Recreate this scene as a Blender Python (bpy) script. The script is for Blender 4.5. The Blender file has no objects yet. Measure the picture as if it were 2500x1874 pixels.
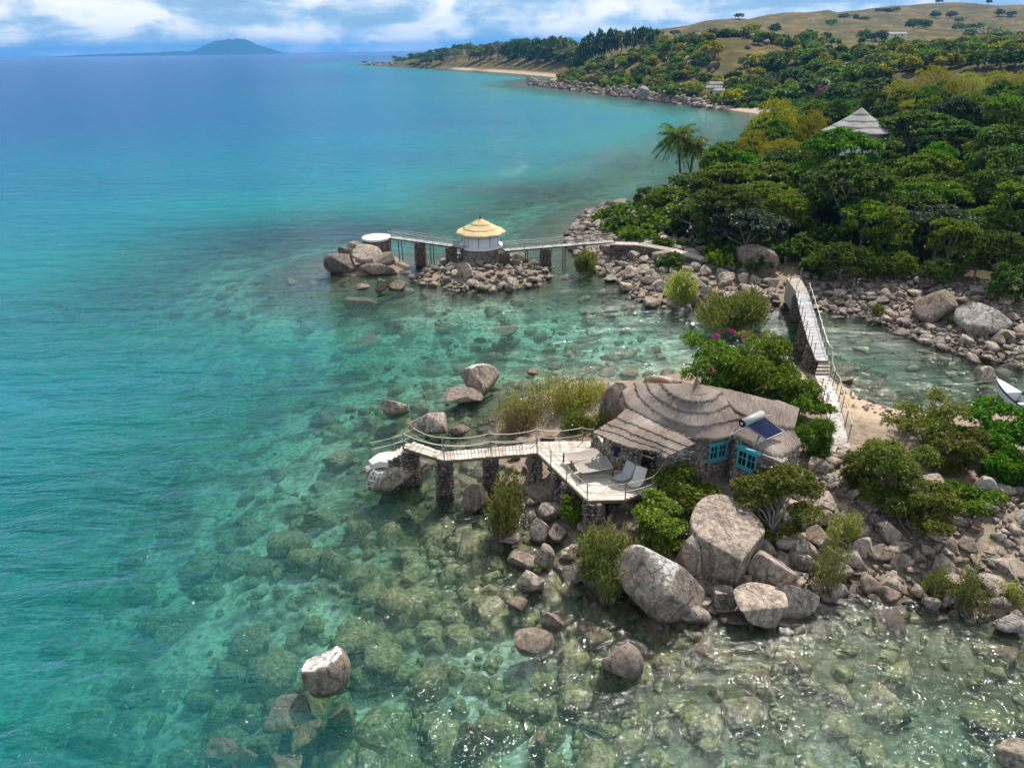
import bpy, bmesh, math, random
import numpy as np
from mathutils import Vector, Matrix
rad = math.radians
SC = bpy.context.scene
COL = SC.collection
random.seed(7); RNG = np.random.default_rng(7)

# ------------------------------------------------------------------ camera, sky, sun, exposure
FPX, CAM_H, PITCH, ROLL = 1734.0, 24.5, rad(25.25), rad(0.8)
fw = np.array([0, math.cos(PITCH), -math.sin(PITCH)])
up0 = np.array([0, math.sin(PITCH), math.cos(PITCH)]); r0 = np.array([1.0, 0, 0])
CR = r0*math.cos(ROLL) - up0*math.sin(ROLL); CU = up0*math.cos(ROLL) + r0*math.sin(ROLL)
cam = bpy.data.cameras.new("camera"); camo = bpy.data.objects.new("camera", cam); COL.objects.link(camo)
cam.sensor_width = 36.0; cam.lens = 36.0*FPX/2500.0; cam.clip_start = 0.5; cam.clip_end = 120000
camo.matrix_world = Matrix(((CR[0], CU[0], -fw[0], 0), (CR[1], CU[1], -fw[1], 0), (CR[2], CU[2], -fw[2], CAM_H), (0, 0, 0, 1)))
SC.camera = camo
SUN_EL, SUN_AZ = rad(56), rad(31)          # azimuth measured from +Y (view direction) towards +X
SKY_STRENGTH, SUN_STRENGTH, EXPOSURE = 0.05, 5.0, 0.21

def N(nt, typ, loc=None, **kw):
    n = nt.nodes.new(typ)
    for k, v in kw.items():
        if k == 'inp':
            for a, b in v.items(): n.inputs[a].default_value = b
        else: setattr(n, k, v)
    return n
def L(nt, a, b): nt.links.new(a, b)
def ramp(nt, fac, stops, interp='LINEAR'):
    r = nt.nodes.new('ShaderNodeValToRGB'); cr = r.color_ramp; cr.interpolation = interp
    while len(cr.elements) < len(stops): cr.elements.new(0.5)
    for e, (p, c) in zip(cr.elements, stops):
        e.position = p; e.color = (*c, 1) if not isinstance(c, (int, float)) else (c, c, c, 1)
    L(nt, fac, r.inputs[0]); return r.outputs[0]
def math_(nt, op, a, b=None, clamp=False):
    m = nt.nodes.new('ShaderNodeMath'); m.operation = op; m.use_clamp = clamp
    for i, x in enumerate((a, b)):
        if x is None: continue
        if isinstance(x, (int, float)): m.inputs[i].default_value = x
        else: L(nt, x, m.inputs[i])
    return m.outputs[0]
def mixc(nt, fac, a, b, blend='MIX'):
    m = nt.nodes.new('ShaderNodeMix'); m.data_type = 'RGBA'; m.blend_type = blend
    for i, x in ((0, fac), (6, a), (7, b)):
        if isinstance(x, (int, float)): m.inputs[i].default_value = x
        elif isinstance(x, tuple): m.inputs[i].default_value = (*x, 1)
        else: L(nt, x, m.inputs[i])
    return m.outputs[2]
def noise(nt, vec, scale, detail=3, rough=0.55, out=0, dist=0.0):
    n = N(nt, 'ShaderNodeTexNoise', inp={'Scale': scale, 'Detail': detail, 'Roughness': rough, 'Distortion': dist})
    if vec is not None: L(nt, vec, n.inputs['Vector'])
    return n.outputs[out]
def mapping(nt, vec, scale=(1, 1, 1), rot=(0, 0, 0), loc=(0, 0, 0)):
    m = N(nt, 'ShaderNodeMapping', inp={'Scale': scale, 'Rotation': rot, 'Location': loc}); L(nt, vec, m.inputs[0]); return m.outputs[0]

W = bpy.data.worlds.new("World"); SC.world = W; W.use_nodes = True
wn = W.node_tree; wn.nodes.clear()
wo = N(wn, 'ShaderNodeOutputWorld'); bg = N(wn, 'ShaderNodeBackground'); bg.inputs[1].default_value = SKY_STRENGTH
sky = N(wn, 'ShaderNodeTexSky'); sky.sky_type = 'NISHITA'; sky.sun_disc = False
sky.sun_elevation = SUN_EL; sky.sun_rotation = SUN_AZ; sky.altitude = 400; sky.air_density = 1.0; sky.dust_density = 0.6; sky.ozone_density = 2.0
tc = N(wn, 'ShaderNodeTexCoord'); sep = N(wn, 'ShaderNodeSeparateXYZ'); L(wn, tc.outputs['Generated'], sep.inputs[0])
zden = math_(wn, 'ADD', math_(wn, 'MAXIMUM', sep.outputs[2], 0.0), 0.055)
cmb = N(wn, 'ShaderNodeCombineXYZ')
L(wn, math_(wn, 'DIVIDE', sep.outputs[0], zden), cmb.inputs[0]); L(wn, math_(wn, 'DIVIDE', sep.outputs[1], zden), cmb.inputs[1])
cl1 = noise(wn, mapping(wn, cmb.outputs[0], scale=(0.30, 0.22, 1), loc=(3.1, 1.7, 0)), 1.0, 6, 0.55)
cl2 = noise(wn, mapping(wn, tc.outputs['Generated'], scale=(1, 1, 1.5)), 24.0, 5, 0.6)
puff = noise(wn, mapping(wn, tc.outputs['Generated'], scale=(1, 1, 2.4), loc=(1.3, 2.2, 0.7)), 8.0, 8, 0.57, dist=0.3)
body = math_(wn, 'ADD', math_(wn, 'MULTIPLY', cl1, 0.3), math_(wn, 'MULTIPLY', puff, 0.7))
cmask = ramp(wn, body, [(0.40, 0.0), (0.49, 0.6), (0.58, 1.0)])
ccol = ramp(wn, math_(wn, 'ADD', math_(wn, 'MULTIPLY', body, 0.8), math_(wn, 'MULTIPLY', cl2, 0.2)), [(0.41, (5.5, 10.0, 15.5)), (0.47, (11.0, 14.5, 18.0)), (0.53, (20.0, 20.3, 20.5))])
thin = mixc(wn, ramp(wn, sep.outputs[2], [(0.0, 0.8), (0.12, 0.6), (0.4, 0.25), (1.0, 0.1)]), sky.outputs[0], (5.8, 10.6, 16.0))
skyc = mixc(wn, cmask, thin, ccol)
L(wn, skyc, bg.inputs[0]); L(wn, bg.outputs[0], wo.inputs[0])

sl = bpy.data.lights.new("sun", 'SUN'); sl.energy = SUN_STRENGTH; sl.angle = rad(0.53); sl.color = (1.0, 0.95, 0.87)
slo = bpy.data.objects.new("sun", sl); COL.objects.link(slo)
sdir = Vector((math.sin(SUN_AZ)*math.cos(SUN_EL), math.cos(SUN_AZ)*math.cos(SUN_EL), math.sin(SUN_EL)))
slo.rotation_euler = sdir.to_track_quat('Z', 'Y').to_euler(); slo.location = (0, 0, 300)
vs = SC.view_settings; vs.view_transform = 'Standard'; vs.look = 'None'; vs.exposure = EXPOSURE; vs.gamma = 1.0; vs.use_curve_mapping = False
cy = SC.cycles; cy.use_denoising = True; cy.use_adaptive_sampling = True; cy.adaptive_threshold = 0.02; cy.adaptive_min_samples = 32; cy.max_bounces = 6; cy.diffuse_bounces = 2; cy.glossy_bounces = 2; cy.transmission_bounces = 4
cy.transparent_max_bounces = 12; cy.volume_bounces = 0; cy.sample_clamp_indirect = 6.0; cy.caustics_reflective = False; cy.caustics_refractive = True

# ------------------------------------------------------------------ places
def ray(u, v): return fw + CR*(u-1250)/FPX + CU*(937-v)/FPX
def P(u, v, z=0.0):
    d = ray(u, v); t = (z-CAM_H)/d[2]; return np.array([d[0]*t, d[1]*t, z])
def G(u, v, Y):
    d = ray(u, v); t = Y/d[1]; return np.array([d[0]*t, Y, CAM_H+d[2]*t])
def ppm(p):
    q = np.asarray(p, float)-np.array([0, 0, CAM_H]); return FPX/(q@fw)
def proj(p):
    q = np.asarray(p, float)-np.array([0, 0, CAM_H]); w = q@fw
    return 1250+FPX*(q@CR)/w, 937-FPX*(q@CU)/w

def vnoise(x, y, seed=0):
    xi = np.floor(x).astype(np.int64); yi = np.floor(y).astype(np.int64); xf = x-xi; yf = y-yi
    def h(a, b):
        n = (a*374761393 + b*668265263 + seed*1442695041) & 0x7fffffff
        n = ((n ^ (n >> 13))*1274126177) & 0x7fffffff
        return ((n ^ (n >> 16)) & 0xffff)/65535.0
    sx = xf*xf*(3-2*xf); sy = yf*yf*(3-2*yf)
    a = h(xi, yi)*(1-sx)+h(xi+1, yi)*sx; b = h(xi, yi+1)*(1-sx)+h(xi+1, yi+1)*sx
    return a*(1-sy)+b*sy
def fbm(x, y, seed=0, oct=4):
    s = 0; a = 0.5; t = 0
    for i in range(oct): s = s+a*vnoise(x, y, seed+i); t += a; a *= 0.5; x = x*2.03; y = y*2.03
    return s/t
def sstep(a, b, x):
    t = np.clip((x-a)/(b-a), 0, 1); return t*t*(3-2*t)

def polyd(X, Y, poly):
    """signed distance, positive inside"""
    px = np.array([p[0] for p in poly]); py = np.array([p[1] for p in poly]); n = len(px)
    d2 = np.full(X.shape, 1e18); ins = np.zeros(X.shape, bool)
    for i in range(n):
        ax, ay, bx, by = px[i], py[i], px[(i+1) % n], py[(i+1) % n]
        ex, ey = bx-ax, by-ay; l2 = ex*ex+ey*ey+1e-12
        t = np.clip(((X-ax)*ex+(Y-ay)*ey)/l2, 0, 1)
        d2 = np.minimum(d2, (X-ax-t*ex)**2+(Y-ay-t*ey)**2)
        c = ((ay > Y) != (by > Y)) & (X < (bx-ax)*(Y-ay)/((by-ay) if abs(by-ay) > 1e-12 else 1e-12)+ax)
        ins ^= c
    return np.where(ins, 1, -1)*np.sqrt(d2)
def pp(*uv): return [tuple(P(u, v)[:2]) for u, v in uv]

MAIN = pp((2500,885),(2350,850),(2200,800),(2100,762),(2000,747),(1940,738),(1860,748),(1700,745),(1620,738),(1570,735),(1520,697),(1470,662),(1430,642),(1395,605),(1385,575),(1402,548),(1440,518),(1480,493)) \
  + [(21,117),(27,130),(38,150),(55,180),(75,220),(95,270)] \
  + pp((1845,277),(1750,264),(1650,252),(1560,241),(1450,229),(1350,216),(1295,207),(1300,199),(1345,194),(1380,191),(1250,179),(1150,172.5),(1050,166),(960,161),(890,158.5)) \
  + [(-260,1800),(-100,2400),(500,3600),(6000,7000),(9000,30),(200,36),(80,47)]
ISLE = pp((1215,1035),(1270,975),(1400,930),(1560,930),(1700,905),(1880,875),(1990,905),(2050,935),(2100,975),(2200,1003),(2290,1012),(2400,1003),(2500,995)) + [(60,44),(62,20)] \
  + pp((2500,1530),(2380,1487),(2280,1462),(2170,1440),(2060,1405),(1990,1440),(1900,1482),(1750,1497),(1680,1492),(1540,1455),(1450,1402),(1385,1335),(1310,1262),(1250,1215),(1205,1130))
HUTI = pp((1060,693),(1120,703),(1230,699),(1310,690),(1345,668),(1310,645),(1245,628),(1130,622),(1070,645),(1030,670))
LOCK = pp((800,655),(850,672),(960,668),(1000,650),(960,625),(860,615),(810,630))

CT = []  # inland control points x,y,z
for u, v in ((1560,505),(1650,575),(1760,612),(1900,650),(2000,685),(2200,700),(2350,735),(2500,790)): CT.append(P(u, v, 2.0))
CT += [np.array(p, float) for p in ((30,112,3),(45,100,4),(60,100,5),(80,100,6.5),(70,125,6.5),(90,130,8),(52,128,4.5),(48,145,3),(62,165,4),(82,165,6),(110,160,8.5),(145,140,11),(55,75,3.5),(75,80,6),(105,90,9),
   (85,205,5),(125,210,8),(110,250,5),(130,300,5),(170,300,9),(220,250,13),(300,200,22),(200,150,14),(150,90,12),(250,80,22),(600,300,60),(1200,400,90),(3000,600,100),(1500,1000,120))]
for a in ((1400,190,610),(1450,165,640),(1550,135,620),(1650,112,560),(1760,100,500),(1850,112,480),(1950,125,460),(2050,138,430),(1480,205,540),(1600,200,470),(1700,205,420),(1830,215,390),(1950,215,360),(2080,205,330),
          (2150,130,560),(2050,150,520),(2250,130,520),(2350,120,500),(2480,120,480),(2200,180,330),(2350,170,320),(2480,160,300),
          (1640,86,900),(1703,70,1000),(1771,58,1050),(1834,61,1100),(1907,43,1150),(1952,37,1200),(2060,37,1250),(2133,33,1300),(2223,28,1350),(2314,15,1400),(2381,15,1450),(2449,24,1450),(2500,20,1450),
          (1700,100,760),(1850,105,760),(2000,98,780),(2150,92,800),(2300,90,820),(2480,88,820),(1950,72,980),(2120,66,1020),(2300,52,1120),(2460,52,1120),
          (1000,148,1400),(1100,138,1200),(1200,130,1050),(1300,124,900),(1380,128,800),(1330,160,760),(1250,150,950),(1150,152,1100)):
    CT.append(G(*a))
CT += [np.array(p, float) for p in ((300,2200,40),(900,2400,60),(1800,2600,70),(0,2000,8),(-150,1700,3),(3000,3500,60),(300,1500,30),(150,1250,22),(5000,2000,90))]
CT = np.array(CT); TS = 200.0
def tps_fit(C):
    n = len(C); X = C[:, :2]/TS
    r2 = ((X[:, None]-X[None])**2).sum(-1); K = 0.5*r2*np.log(r2+1e-12)+np.eye(n)*1e-4
    A = np.zeros((n+3, n+3)); A[:n, :n] = K; A[:n, n] = 1; A[:n, n+1:] = X; A[n, :n] = 1; A[n+1:, :n] = X.T
    return X, np.linalg.solve(A, np.concatenate([C[:, 2], np.zeros(3)]))
TX, TW = tps_fit(CT)
def tps(x, y):
    q = np.stack([x.ravel(), y.ravel()], 1)/TS; out = np.zeros(len(q)); n = len(TX)
    for i in range(0, len(q), 20000):
        s = q[i:i+20000]; r2 = ((s[:, None]-TX[None])**2).sum(-1)
        out[i:i+20000] = (0.5*r2*np.log(r2+1e-12))@TW[:n]+TW[n]+s@TW[n+1:]
    return out.reshape(x.shape)
def shore(x, y):
    """signed distance to any land (positive on land), and which"""
    dm = polyd(x, y, MAIN); di = polyd(x, y, ISLE); dh = polyd(x, y, HUTI); dl = polyd(x, y, LOCK)
    return dm, di, dh, dl
def height(x, y, full=False):
    x = np.atleast_1d(np.asarray(x, float)); y = np.atleast_1d(np.asarray(y, float))
    dm, di, dh, dl = shore(x, y); s = np.maximum.reduce([dm, di, dh, dl])
    dist = np.hypot(x, y)
    far = np.clip((x*x+y*y)**0.5, 0, 2500)
    T = np.maximum(tps(x, y), 0.8)
    T = np.where((dist > 4000), np.minimum(T, 60), np.minimum(T, 180))
    kk = np.where(dist < 160, 0.22, 0.35)
    hm = np.minimum(T+(fbm(x/9, y/9, 3)-.5)*1.0+np.where(dist > 350, (fbm(x/60, y/60, 5)-.5)*9, 0)+sstep(650, 900, dist)*(np.abs(fbm(x/190+.25*y/190, y/260, 15)-.5)*-46+6), 0.05+kk*np.maximum(dm, 0))
    hm = hm+np.where(dm > 2, (fbm(x*.45, y*.45, 11)-.5)*.3, 0)
    hi = np.minimum(1.9, 0.05+0.28*np.maximum(di, 0))+(fbm(x*.5, y*.5, 9)-.5)*.25*sstep(0, 2, di)
    hh = np.minimum(0.9, 0.05+0.25*np.maximum(dh, 0))
    land = np.maximum.reduce([np.where(dm > 0, hm, -9), np.where(di > 0, hi, -9), np.where(dh > 0, hh, -9), np.where(dl > 0, 0.1+dl*.2, -9)])
    o = np.maximum(-s, 0)
    depth = 0.17*o*(0.75+0.5*fbm(x/7, y/7, 21))+0.25*sstep(0, 1.5, o)
    depth = np.minimum(depth, 3.0+0.35*np.sqrt(o)*1.2)
    depth = np.where(dist > 300, np.minimum(depth, 9), np.minimum(depth, 11))
    sea = -depth+(fbm(x*.6, y*.6, 31)-.5)*.35*sstep(0.3, 4, o)
    h = np.where(s > 0, land, sea)
    if full: return h, s, dm, di
    return h
def hz(x, y): return float(height(x, y)[0])

# ------------------------------------------------------------------ builders
def link(o, parent=None):
    COL.objects.link(o)
    if parent is not None: o.parent = parent
    return o
def tag(o, label=None, cat=None, group=None, kind=None):
    for k, v in (('label', label), ('category', cat), ('group', group), ('kind', kind)):
        if v: o[k] = v
    return o
def empty(name, loc, label=None, cat=None, group=None, rz=0.0):
    e = bpy.data.objects.new(name, None); e.empty_display_size = 0.2; e.location = tuple(float(c) for c in loc); e.rotation_euler = (0, 0, rz)
    link(e); return tag(e, label, cat, group)
class MB:
    def __init__(s): s.v = []; s.f = []; s.uv = []
    def add(s, vs, fs):
        b = len(s.v); s.v += [tuple(float(c) for c in p) for p in vs]; s.f += [tuple(i+b for i in f) for f in fs]; return s
    def obox(s, c, ax, ay, az):
        """box, centre + three half-axis vectors"""
        c, ax, ay, az = (np.asarray(q, float) for q in (c, ax, ay, az))
        vs = [c+i*ax+j*ay+k*az for k in (-1, 1) for j in (-1, 1) for i in (-1, 1)]
        return s.add(vs, [(0,2,3,1),(4,5,7,6),(0,1,5,4),(2,6,7,3),(0,4,6,2),(1,3,7,5)])
    def bar(s, a, b, w, h, up=(0, 0, 1)):
        a = np.asarray(a, float); b = np.asarray(b, float); d = b-a; l = np.linalg.norm(d); d = d/l
        u = np.asarray(up, float); sd = np.cross(d, u)
        if np.linalg.norm(sd) < 1e-3: sd = np.cross(d, (1, 0, 0))
        sd /= np.linalg.norm(sd); u = np.cross(sd, d)
        return s.obox((a+b)/2, d*l/2, sd*w/2, u*h/2)
    def tube(s, pts, rads, n=6, cap=True):
        pts = [np.asarray(p, float) for p in pts]; rads = rads if hasattr(rads, '__len__') else [rads]*len(pts)
        rings = []; base = len(s.v); ref = None
        for i, p in enumerate(pts):
            d = pts[min(i+1, len(pts)-1)]-pts[max(i-1, 0)]; d = d/(np.linalg.norm(d)+1e-9)
            if ref is None: ref = np.array([1.0, 0, 0]) if abs(d[0]) < 0.8 else np.array([0, 1.0, 0])
            a = np.cross(d, ref); a /= np.linalg.norm(a)+1e-9; b = np.cross(d, a); ref = np.cross(a, d) if False else ref
            for k in range(n):
                t = 2*math.pi*k/n; s.v.append(tuple(p+rads[i]*(math.cos(t)*a+math.sin(t)*b)))
        for i in range(len(pts)-1):
            for k in range(n):
                k2 = (k+1) % n; s.f.append((base+i*n+k, base+i*n+k2, base+(i+1)*n+k2, base+(i+1)*n+k))
        if cap:
            s.f.append(tuple(base+k for k in range(n))[::-1]); s.f.append(tuple(base+(len(pts)-1)*n+k for k in range(n)))
        return s
    def prism(s, poly, z0, z1):
        n = len(poly); vs = [(p[0], p[1], z0) for p in poly]+[(p[0], p[1], z1) for p in poly]
        return s.add(vs, [tuple(range(n))[::-1], tuple(range(n, 2*n))]+[(i, (i+1) % n, n+(i+1) % n, n+i) for i in range(n)])
    def lathe(s, c, prof, n=24, ang0=0.0, closed=False):
        base = len(s.v); m = len(prof)
        for r, z in prof:
            for k in range(n):
                t = ang0+2*math.pi*k/n; s.v.append((c[0]+r*math.cos(t), c[1]+r*math.sin(t), c[2]+z))
        for i in range(m-1):
            for k in range(n):
                k2 = (k+1) % n; s.f.append((base+i*n+k, base+i*n+k2, base+(i+1)*n+k2, base+(i+1)*n+k))
        if closed: s.f.append(tuple(base+(m-1)*n+k for k in range(n))); s.f.append(tuple(base+k for k in range(n))[::-1])
        return s
    def mesh(s, name, off=(0, 0, 0), smooth=False):
        m = bpy.data.meshes.new(name); o = np.asarray(off, float)
        m.from_pydata([tuple(np.asarray(p)-o) for p in s.v], [], s.f); m.update()
        if smooth: m.polygons.foreach_set('use_smooth', [True]*len(m.polygons))
        return m
    def build(s, name, mat, parent=None, smooth=False, local=False):
        off = (0, 0, 0) if (parent is None or local) else parent.matrix_basis.translation if parent.parent is None else parent.parent.matrix_basis.translation
        m = s.mesh(name, tuple(off), smooth)
        bm = bmesh.new(); bm.from_mesh(m); bmesh.ops.recalc_face_normals(bm, faces=bm.faces); bm.to_mesh(m); bm.free()
        m.materials.append(mat); o = bpy.data.objects.new(name, m); return link(o, parent)
def rawmesh(name, V, Fq, smooth=False, nper=4):
    """fast mesh from numpy arrays of equal-sided faces"""
    m = bpy.data.meshes.new(name); V = np.asarray(V, np.float32); Fq = np.asarray(Fq, np.int32)
    m.vertices.add(len(V)); m.vertices.foreach_set('co', V.ravel())
    k = Fq.shape[1]; m.loops.add(Fq.size); m.loops.foreach_set('vertex_index', Fq.ravel())
    m.polygons.add(len(Fq)); m.polygons.foreach_set('loop_start', np.arange(0, Fq.size, k, dtype=np.int32)); m.polygons.foreach_set('loop_total', np.full(len(Fq), k, np.int32))
    if smooth: m.polygons.foreach_set('use_smooth', np.ones(len(Fq), bool))
    m.update(calc_edges=True); return m
def fattr(m, name, arr, dom='POINT'):
    a = m.attributes.new(name, 'FLOAT', dom); a.data.foreach_set('value', np.asarray(arr, np.float32).ravel())

# ------------------------------------------------------------------ materials
def new_mat(name):
    m = bpy.data.materials.new(name); m.use_nodes = True; nt = m.node_tree; nt.nodes.clear()
    out = N(nt, 'ShaderNodeOutputMaterial'); return m, nt, out
def pbsdf(nt, out, col=None, rough=0.8, spec=0.3, bump=None, bstr=0.4, bdist=0.05, metal=0.0):
    b = N(nt, 'ShaderNodeBsdfPrincipled'); b.inputs['Metallic'].default_value = metal; b.inputs['Specular IOR Level'].default_value = spec
    if isinstance(rough, (int, float)): b.inputs['Roughness'].default_value = rough
    else: L(nt, rough, b.inputs['Roughness'])
    if isinstance(col, tuple): b.inputs['Base Color'].default_value = (*col, 1)
    else: L(nt, col, b.inputs['Base Color'])
    if bump is not None:
        bp = N(nt, 'ShaderNodeBump', inp={'Strength': bstr, 'Distance': bdist}); L(nt, bump, bp.inputs['Height']); L(nt, bp.outputs[0], b.inputs['Normal'])
    L(nt, b.outputs[0], out.inputs[0]); return b
def wpos(nt): return N(nt, 'ShaderNodeNewGeometry').outputs['Position']

def mat_rock(name='granite', tint=(1, 1, 1), white=0.0, orange=0.0, dark=0.0):
    m, nt, out = new_mat(name); p = wpos(nt); geo = N(nt, 'ShaderNodeNewGeometry'); oi = N(nt, 'ShaderNodeObjectInfo')
    n1 = noise(nt, p, 0.9, 5, 0.6); n2 = noise(nt, p, 5.0, 6, 0.65); n3 = noise(nt, p, 38.0, 3, 0.6)
    base = ramp(nt, n2, [(0.28, tuple(a*b for a, b in zip((0.13, 0.112, 0.10), tint))), (0.5, tuple(a*b for a, b in zip((0.32, 0.28, 0.245), tint))), (0.72, tuple(a*b for a, b in zip((0.50, 0.45, 0.40), tint)))])
    isl = ramp(nt, geo.outputs['Random Per Island'], [(0.0, (0.48, 0.45, 0.44)), (0.3, (0.9, 0.88, 0.87)), (0.7, (1.08, 1.02, 0.96)), (1.0, (1.35, 1.3, 1.25))])
    obr = ramp(nt, oi.outputs['Random'], [(0.0, (0.8, 0.76, 0.74)), (0.5, (1.0, 0.97, 0.94)), (1.0, (1.12, 1.06, 1.0))])
    c = mixc(nt, 1.0, mixc(nt, 1.0, base, isl, 'MULTIPLY'), obr, 'MULTIPLY')
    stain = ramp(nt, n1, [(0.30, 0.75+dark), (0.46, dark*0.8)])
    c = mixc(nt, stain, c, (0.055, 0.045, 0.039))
    strk = noise(nt, mapping(nt, p, scale=(2.4, 2.4, 0.22)), 1.3, 4, 0.6); c = mixc(nt, math_(nt, 'MULTIPLY', ramp(nt, strk, [(0.50, 0.0), (0.62, 1.0)]), 0.55), c, (0.06, 0.052, 0.047))
    vc = N(nt, 'ShaderNodeTexVoronoi', inp={'Scale': 0.34}); vc.feature = 'DISTANCE_TO_EDGE'; dv = N(nt, 'ShaderNodeVectorMath', operation='ADD'); L(nt, p, dv.inputs[0]); L(nt, noise(nt, p, 1.4, 4, out=1), dv.inputs[1]); L(nt, dv.outputs[0], vc.inputs['Vector'])
    crack = math_(nt, 'MULTIPLY', ramp(nt, vc.outputs['Distance'], [(0.0, 1.0), (0.014, 0.0)]), ramp(nt, n1, [(0.42, 0.0), (0.52, 1.0)])); c = mixc(nt, math_(nt, 'MULTIPLY', crack, 0.7), c, (0.03, 0.025, 0.022))
    c = mixc(nt, ramp(nt, n3, [(0.3, 0.35), (0.5, 0.0)]), c, (0.07, 0.055, 0.045))
    if white:
        sp = N(nt, 'ShaderNodeSeparateXYZ'); L(nt, geo.outputs['Normal'], sp.inputs[0])
        w = math_(nt, 'MULTIPLY', ramp(nt, math_(nt, 'ADD', sp.outputs[2], math_(nt, 'MULTIPLY', math_(nt, 'SUBTRACT', n2, 0.5), 0.9)), [(0.80, 0.0), (0.98, 1.0)]), white)
        c = mixc(nt, w, c, (0.74, 0.72, 0.70))
    if orange:
        c = mixc(nt, math_(nt, 'MULTIPLY', ramp(nt, n1, [(0.5, 0.0), (0.58, 1.0)]), orange), c, (0.42, 0.17, 0.05))
    spz = N(nt, 'ShaderNodeSeparateXYZ'); L(nt, p, spz.inputs[0])
    zz = math_(nt, 'ADD', spz.outputs[2], math_(nt, 'MULTIPLY', math_(nt, 'SUBTRACT', n2, 0.5), 0.22))
    wet = ramp(nt, math_(nt, 'ADD', math_(nt, 'MULTIPLY', zz, 0.5), 0.5), [(0.55, 1.0), (0.66, 0.0)])      # wet band just above the lake level
    c = mixc(nt, wet, c, mixc(nt, 0.65, c, (0.050, 0.030, 0.016)))
    alg = ramp(nt, math_(nt, 'ADD', math_(nt, 'MULTIPLY', zz, 0.25), 0.5), [(0.42, 1.0), (0.50, 0.0)])       # algae on what stays under water, crevice shade painted into its dark mottle
    c = mixc(nt, alg, c, ramp(nt, n2, [(0.34, (0.055, 0.046, 0.02)), (0.48, (0.21, 0.18, 0.085)), (0.66, (0.44, 0.385, 0.21))]))
    rg = math_(nt, 'SUBTRACT', 0.85, math_(nt, 'MULTIPLY', wet, 0.5))
    h = math_(nt, 'SUBTRACT', math_(nt, 'ADD', math_(nt, 'MULTIPLY', n2, 0.9), math_(nt, 'MULTIPLY', n3, 0.25)), math_(nt, 'MULTIPLY', crack, 0.5))
    pbsdf(nt, out, c, rg, 0.3, h, 0.7, 0.15); return m
def mat_noise(name, stops, scale=3.0, rough=0.85, bstr=0.3, bdist=0.03, spec=0.2, stretch=(1, 1, 1), detail=5, obj=False):
    m, nt, out = new_mat(name); p = mapping(nt, wpos(nt), scale=stretch); n = noise(nt, p, scale, detail, 0.6)
    c = ramp(nt, n, stops)
    oi = N(nt, 'ShaderNodeObjectInfo'); c = mixc(nt, 1.0, c, ramp(nt, oi.outputs['Random'], [(0, (0.72, 0.70, 0.68)), (0.5, (1, 1, 1)), (1, (1.14, 1.14, 1.14))]), 'MULTIPLY')
    pbsdf(nt, out, c, rough, spec, n, bstr, bdist); return m
def mat_leaf(name, dark, mid, light, trans=0.35, gloss=0.07, jitter=True):
    m, nt, out = new_mat(name); geo = N(nt, 'ShaderNodeNewGeometry'); oi = N(nt, 'ShaderNodeObjectInfo'); p = geo.outputs['Position']
    r = geo.outputs['Random Per Island']; n = noise(nt, p, 0.8, 3)
    f = math_(nt, 'ADD', math_(nt, 'MULTIPLY', r, 0.55), math_(nt, 'MULTIPLY', n, 0.5))
    c = ramp(nt, f, [(0.2, dark), (0.52, mid), (0.82, light)])
    hs = N(nt, 'ShaderNodeHueSaturation'); L(nt, c, hs.inputs['Color'])
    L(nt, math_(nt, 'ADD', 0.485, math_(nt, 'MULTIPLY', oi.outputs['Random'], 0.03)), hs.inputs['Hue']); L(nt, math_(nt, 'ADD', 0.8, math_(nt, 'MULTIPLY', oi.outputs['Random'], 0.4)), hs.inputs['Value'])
    d = N(nt, 'ShaderNodeBsdfDiffuse'); L(nt, hs.outputs[0], d.inputs[0]); t = N(nt, 'ShaderNodeBsdfTranslucent'); L(nt, hs.outputs[0], t.inputs[0])
    mx = N(nt, 'ShaderNodeMixShader'); mx.inputs[0].default_value = trans; L(nt, d.outputs[0], mx.inputs[1]); L(nt, t.outputs[0], mx.inputs[2])
    g = N(nt, 'ShaderNodeBsdfGlossy'); g.inputs['Roughness'].default_value = 0.55; g.inputs['Color'].default_value = (0.9, 0.95, 1, 1)
    m2 = N(nt, 'ShaderNodeMixShader'); fr = N(nt, 'ShaderNodeFresnel', inp={'IOR': 1.38}); L(nt, math_(nt, 'MULTIPLY', fr.outputs[0], gloss), m2.inputs[0]); L(nt, mx.outputs[0], m2.inputs[1]); L(nt, g.outputs[0], m2.inputs[2])
    L(nt, m2.outputs[0], out.inputs[0]); return m
def mat_thatch(name, stops, bstr=0.7):
    m, nt, out = new_mat(name); uv = N(nt, 'ShaderNodeUVMap'); p = wpos(nt)
    s1 = noise(nt, mapping(nt, uv.outputs[0], scale=(14, 0.9, 1)), 1.6, 6, 0.7); s2 = noise(nt, p, 0.55, 4, 0.6); s3 = noise(nt, mapping(nt, uv.outputs[0], scale=(60, 3, 1)), 1.5, 2, 0.6)
    f = math_(nt, 'ADD', math_(nt, 'ADD', math_(nt, 'MULTIPLY', s1, 0.5), math_(nt, 'MULTIPLY', s2, 0.35)), math_(nt, 'MULTIPLY', s3, 0.2))
    c = ramp(nt, f, stops); pbsdf(nt, out, c, 0.75, 0.25, math_(nt, 'ADD', s1, s3), bstr, 0.05); return m
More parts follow.
